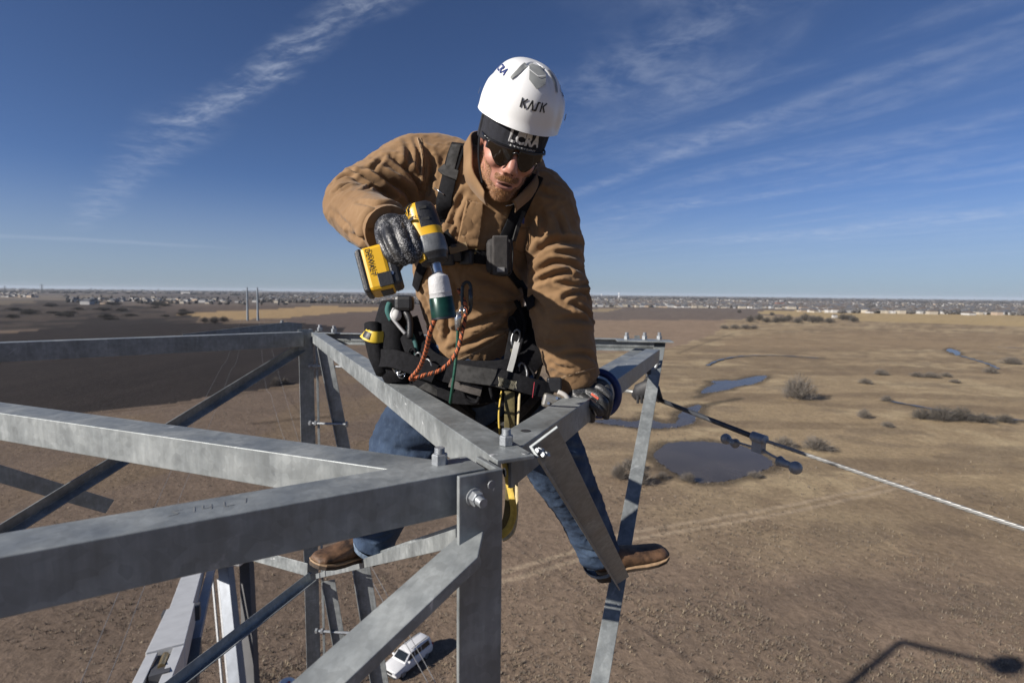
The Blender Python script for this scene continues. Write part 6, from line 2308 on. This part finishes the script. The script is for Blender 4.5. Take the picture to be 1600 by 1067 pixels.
    for k in range(7):
        cx, cy = rnd.uniform(610, 628), rnd.uniform(562, 584)
        lp = [P(cx + 6 * math.cos(a), cy + 8 * math.sin(a), 1.655 + .006 * math.sin(a * 2 + k)) for a in np.linspace(0, 6.28, 10)]
        mb = MB(); mb.tube(lp, .0028, 6); mb.build('clip', CHROME, t, True)
    # positioning lanyard: webbing to the adjuster, blue sleeve round the arm beam
    t = thing('positioning_lanyard', P(820, 606, 1.56), 'black work positioning lanyard wrapped round the arm beam in blue', 'lanyard')
    c = catmull([P(776, 588, 1.565), P(800, 595, 1.555), P(830, 604, 1.555), P(856, 610, 1.57), P(862, 612, 1.575)], 8, False)
    band3('webbing', c, [-(p - CO).normalized() for p in c], .050, WEB, t, 0, .012)
    st = simple('cream stitching', (.52, .48, .36), .8)
    zz = []
    for k in range(15):
        px = 779 + k * 2.0
        zz.append(P(px, 596 + px * .24 - 187 + (-7 if k % 2 else 7), 1.5385))
    mb = MB(); mb.tube(zz, .0012, 5); mb.build('stitching', st, t)
    zz = [P(779 + k * 2.0, 596 + (779 + k * 2.0) * .24 - 187 + (7 if k % 2 else -7), 1.5387) for k in range(15)]
    mb = MB(); mb.tube(zz, .0012, 5); mb.build('stitching', st, t)
    mb = MB(); mb.tube([P(835, 597, 1.536), P(832, 621, 1.536)], .0012, 5); mb.build('stitching', simple('red stitching', (.4, .03, .05), .8), t)
    blue = simple('blue anodised alloy', (.012, .05, .30), .3, .5, .1, 40.0)
    mb = MB(); mb.frame(P(866, 601, 1.565), Vector((1, 0, 0)), Vector((0, 1, 0)), UP, .045, .02, .045); mb.build('adjuster_guard', PLASTIC, t, bevel=.006)
    mb = MB(); mb.tube(catmull([P(850, 600, 1.57), P(846, 612, 1.565), P(850, 624, 1.57)], 6, False), .007, 10); mb.build('hook', blue, t, True)
    mb = MB(); mb.frame(P(862, 627, 1.55), (CR @ Vector((1, -.25, 0))), Vector((0, 1, 0)), (CR @ Vector((.25, 1, 0))), .055, .022, .040); ad = mb.build('adjuster', simple('brushed adjuster steel', (.42, .40, .36), .35, .7), t, bevel=.008)
    for x, y in ((857, 630), (870, 622)):
        mb = MB(); mb.prism(P(x, y, 1.538), -(ray(x, y).normalized()), .005, .004, .004, 10); mb.build('rivet', CHROME, ad)
    mb = MB(); mb.tube(catmull([P(872, 612, 1.555), P(884, 618, 1.55), P(892, 630, 1.555)], 6, False), .007, 8); mb.build('rope', simple('white cover rope', (.55, .52, .48), .8), t, True)
    # blue sleeve ring round the beam
    a0, a1, m4 = TG['arm']
    ad_ = (a1 - a0).normalized()
    ctr = PZ(944, 612, ZT - .03)
    ctr = a0 + ad_ * ((ctr - a0).dot(ad_)) + m4 * .036 + DOWN * .032
    s4 = m4
    bl = simple('deep blue sleeve', (.010, .028, .13), .45, 0, .12, 60.0)
    for off, r, w, m in ((0.0, .074, .013, bl), (.018, .070, .011, bl)):
        pts = []
        for k in range(41):
            th = 2 * math.pi * k / 40
            pts.append(ctr + ad_ * off + s4 * (math.cos(th) * r * .92) + UP * (math.sin(th) * r))
        mb = MB(); mb.tube(pts, w, 10, False, 1.0); mb.build('sleeve_ring', m, t, True)
    pts = [ctr + ad_ * .011 + s4 * (math.cos(t_) * .062) + UP * (math.sin(t_) * .068) for t_ in np.linspace(0, 6.283, 41)]
    mb = MB(); mb.tube(pts, .009, 10, False); mb.build('rope', simple('bright blue sheath', (.02, .07, .32), .5), t, True)
    # yellow sling hanging from his harness behind the corner
    t = thing('webbing_sling', P(795, 720, 1.25), 'yellow webbing sling hanging down behind the steel corner', 'sling')
    ys = simple('yellow sling webbing', (.60, .42, .07), .75, 0, .12, 80.0, .3, 500.0)
    cs = simple('cream sling webbing', (.58, .48, .28), .8, 0, .12, 80.0, .3, 500.0)
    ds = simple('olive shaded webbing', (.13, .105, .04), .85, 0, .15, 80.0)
    def hang(nm, pts, w, mat, nrm):
        c = catmull([P(*p) for p in pts], 8, False)
        band3(nm, c, [nrm.normalized()] * len(c), w, mat, t, 0, .0025)
    hang('strap', [(784, 612, 1.55), (780, 650, 1.48), (784, 700, 1.30), (792, 740, 1.18), (800, 775, 1.16), (803, 800, 1.16), (797, 822, 1.16), (786, 834, 1.16), (778, 836, 1.16)], [.005] * 14 + [.008, .012, .015] + [.016] * 60, ys, Vector((-.55, -.8, .1)))
    hang('strap', [(812, 616, 1.56), (810, 660, 1.48), (808, 710, 1.32), (808, 760, 1.22), (808, 800, 1.20), (804, 826, 1.20), (795, 838, 1.20), (785, 842, 1.20)], .012, cs, Vector((-.95, -.4, .1)))
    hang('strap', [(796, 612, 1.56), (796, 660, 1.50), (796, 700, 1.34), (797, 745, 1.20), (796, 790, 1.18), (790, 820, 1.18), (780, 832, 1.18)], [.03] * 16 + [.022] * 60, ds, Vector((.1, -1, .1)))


build_harness()



def build_tufts():
    # dry grass clumps over the near ground, denser in the meadow and on the pond banks
    rng = np.random.default_rng(8)
    n = 26000
    px = rng.uniform(-60, 1660, n); py = 560 + 520 * rng.random(n) ** .8
    X = np.empty(n); Y = np.empty(n)
    for i in range(n):
        g = PG(px[i], py[i]); X[i] = g.x; Y[i] = g.y
    k = fbm(X / 9, Y / 9, 3, 51)
    keep = (k + rng.random(n) * .5) > .78
    for pd in (POND_A, POND_B, POND_C):
        keep &= ~pnpoly(X, Y, gp(pd))
    keep &= ~pnpoly(X, Y, gp([(-160, 530), (110, 510), (465, 504), (540, 512), (505, 585), (356, 615), (125, 643), (-160, 628)]))
    bank = []
    for pd in (POND_A, POND_B, POND_C):
        q = gp(pd); q = q + q[:1]
        for (x0, y0), (x1, y1) in zip(q[:-1], q[1:]):
            L = math.hypot(x1 - x0, y1 - y0)
            for _ in range(int(L * 3)):
                t = rng.random(); b_ = (x0 + (x1 - x0) * t + rng.normal(0, 1.1), y0 + (y1 - y0) * t + rng.normal(0, 1.1))
                if not pnpoly(np.array([b_[0]]), np.array([b_[1]]), q)[0]:
                    bank.append(b_)
    pts = [(x, y, 1.0) for x, y in zip(X[keep], Y[keep])] + [(x, y, 1.2) for x, y in bank]
    V, F, MI = [], [], []
    for x, y, s in pts:
        h = rng.uniform(.12, .34) * s; r = rng.uniform(.10, .30)
        m = int(rng.integers(0, 3)) if s == 1.0 else int(rng.integers(1, 3))
        for b in range(5):
            a = rng.random() * 6.283; w = rng.uniform(.02, .05) * s
            bx, by = x + math.cos(a) * r * .4, y + math.sin(a) * r * .4
            lx, ly = math.cos(a) * r * .8, math.sin(a) * r * .8
            i = len(V)
            V += [(bx - math.sin(a) * w, by + math.cos(a) * w, -.05), (bx + math.sin(a) * w, by - math.cos(a) * w, -.05), (bx + lx, by + ly, h * rng.uniform(.6, 1.1))]
            F.append((i, i + 1, i + 2)); MI.append(m)
    me = bpy.data.meshes.new('grass'); me.from_pydata(V, [], F); me.polygons.foreach_set('material_index', MI)
    for nm, c in (('straw', (.27, .215, .145)), ('dull', (.20, .165, .125)), ('dark', (.125, .10, .08))):
        me.materials.append(simple('dry grass ' + nm, c, .9, 0, .2, .5))
    o = bpy.data.objects.new('grass', me); col.objects.link(o)
    tag(o, 'dry grass clumps over the near meadow and pond banks', 'grass', None, 'stuff')


build_tufts()


def build_mate():
    t = thing('person', P(448, 1330, 5.6), 'second lineman in white helmet climbing lower on the tower', 'person')
    b = grow([[(448, 1130, 5.6, 20), (448, 1180, 5.6, 30), (450, 1250, 5.6, 26), (450, 1300, 5.6, 24)], [(450, 1150, 5.6, 20), (415, 1170, 5.6, 13), (405, 1220, 5.5, 11), (425, 1260, 5.4, 8)], [(450, 1150, 5.6, 20), (482, 1170, 5.6, 13), (492, 1220, 5.5, 11), (475, 1260, 5.4, 8)],
              [(445, 1290, 5.6, 18), (438, 1360, 5.6, 14), (436, 1430, 5.6, 10)], [(455, 1290, 5.6, 18), (462, 1360, 5.6, 14), (464, 1430, 5.6, 10)], [(448, 1150, 5.6, 12), (448, 1100, 5.6, 15), (448, 1078, 5.6, 14)]], .02, 4)
    link_mesh('body', b, CANVAS, t, True)
    c = P(448, 1086, 5.6)
    mb = MB()
    mb.tube([c + UP * z for z in (0, .004, .03, .08, .12, .15, .170, .178)], [.13, .135, .122, .118, .105, .08, .045, .004], 24); mb.build('helmet', SHELL, t, True)
    mb = MB(); mb.frame(c + UP * .168 + Vector((.03, -.02, 0)), Vector((1, 0, 0)), Vector((0, 1, 0)), UP, .04, .02, .01); mb.build('sticker', simple('red sticker', (.5, .03, .02), .4), t)


build_mate()


# ================================================================== AIR
def build_haze():
    m = bpy.data.materials.new('winter haze'); m.use_nodes = True
    nt = m.node_tree
    for n in list(nt.nodes):
        nt.nodes.remove(n)
    out = nt.nodes.new('ShaderNodeOutputMaterial')
    v = nt.nodes.new('ShaderNodeVolumePrincipled')
    v.inputs['Color'].default_value = (.80, .88, 1.0, 1)
    v.inputs['Density'].default_value = HAZE
    v.inputs['Anisotropy'].default_value = 0.0
    nt.links.new(v.outputs[0], out.inputs['Volume'])
    S, z0, z1 = 14500.0, -2.0, 60.0
    vs = [(x * S, y * S, z) for z in (z0, z1) for x, y in ((-1, -1), (1, -1), (1, 1), (-1, 1))]
    o = mesh('haze', vs, [(3, 2, 1, 0), (4, 5, 6, 7), (0, 1, 5, 4), (1, 2, 6, 5), (2, 3, 7, 6), (3, 0, 4, 7)], m)
    tag(o, 'thin pale winter haze over the fields', 'haze', None, 'stuff')


HAZE = 0.00004
build_haze()
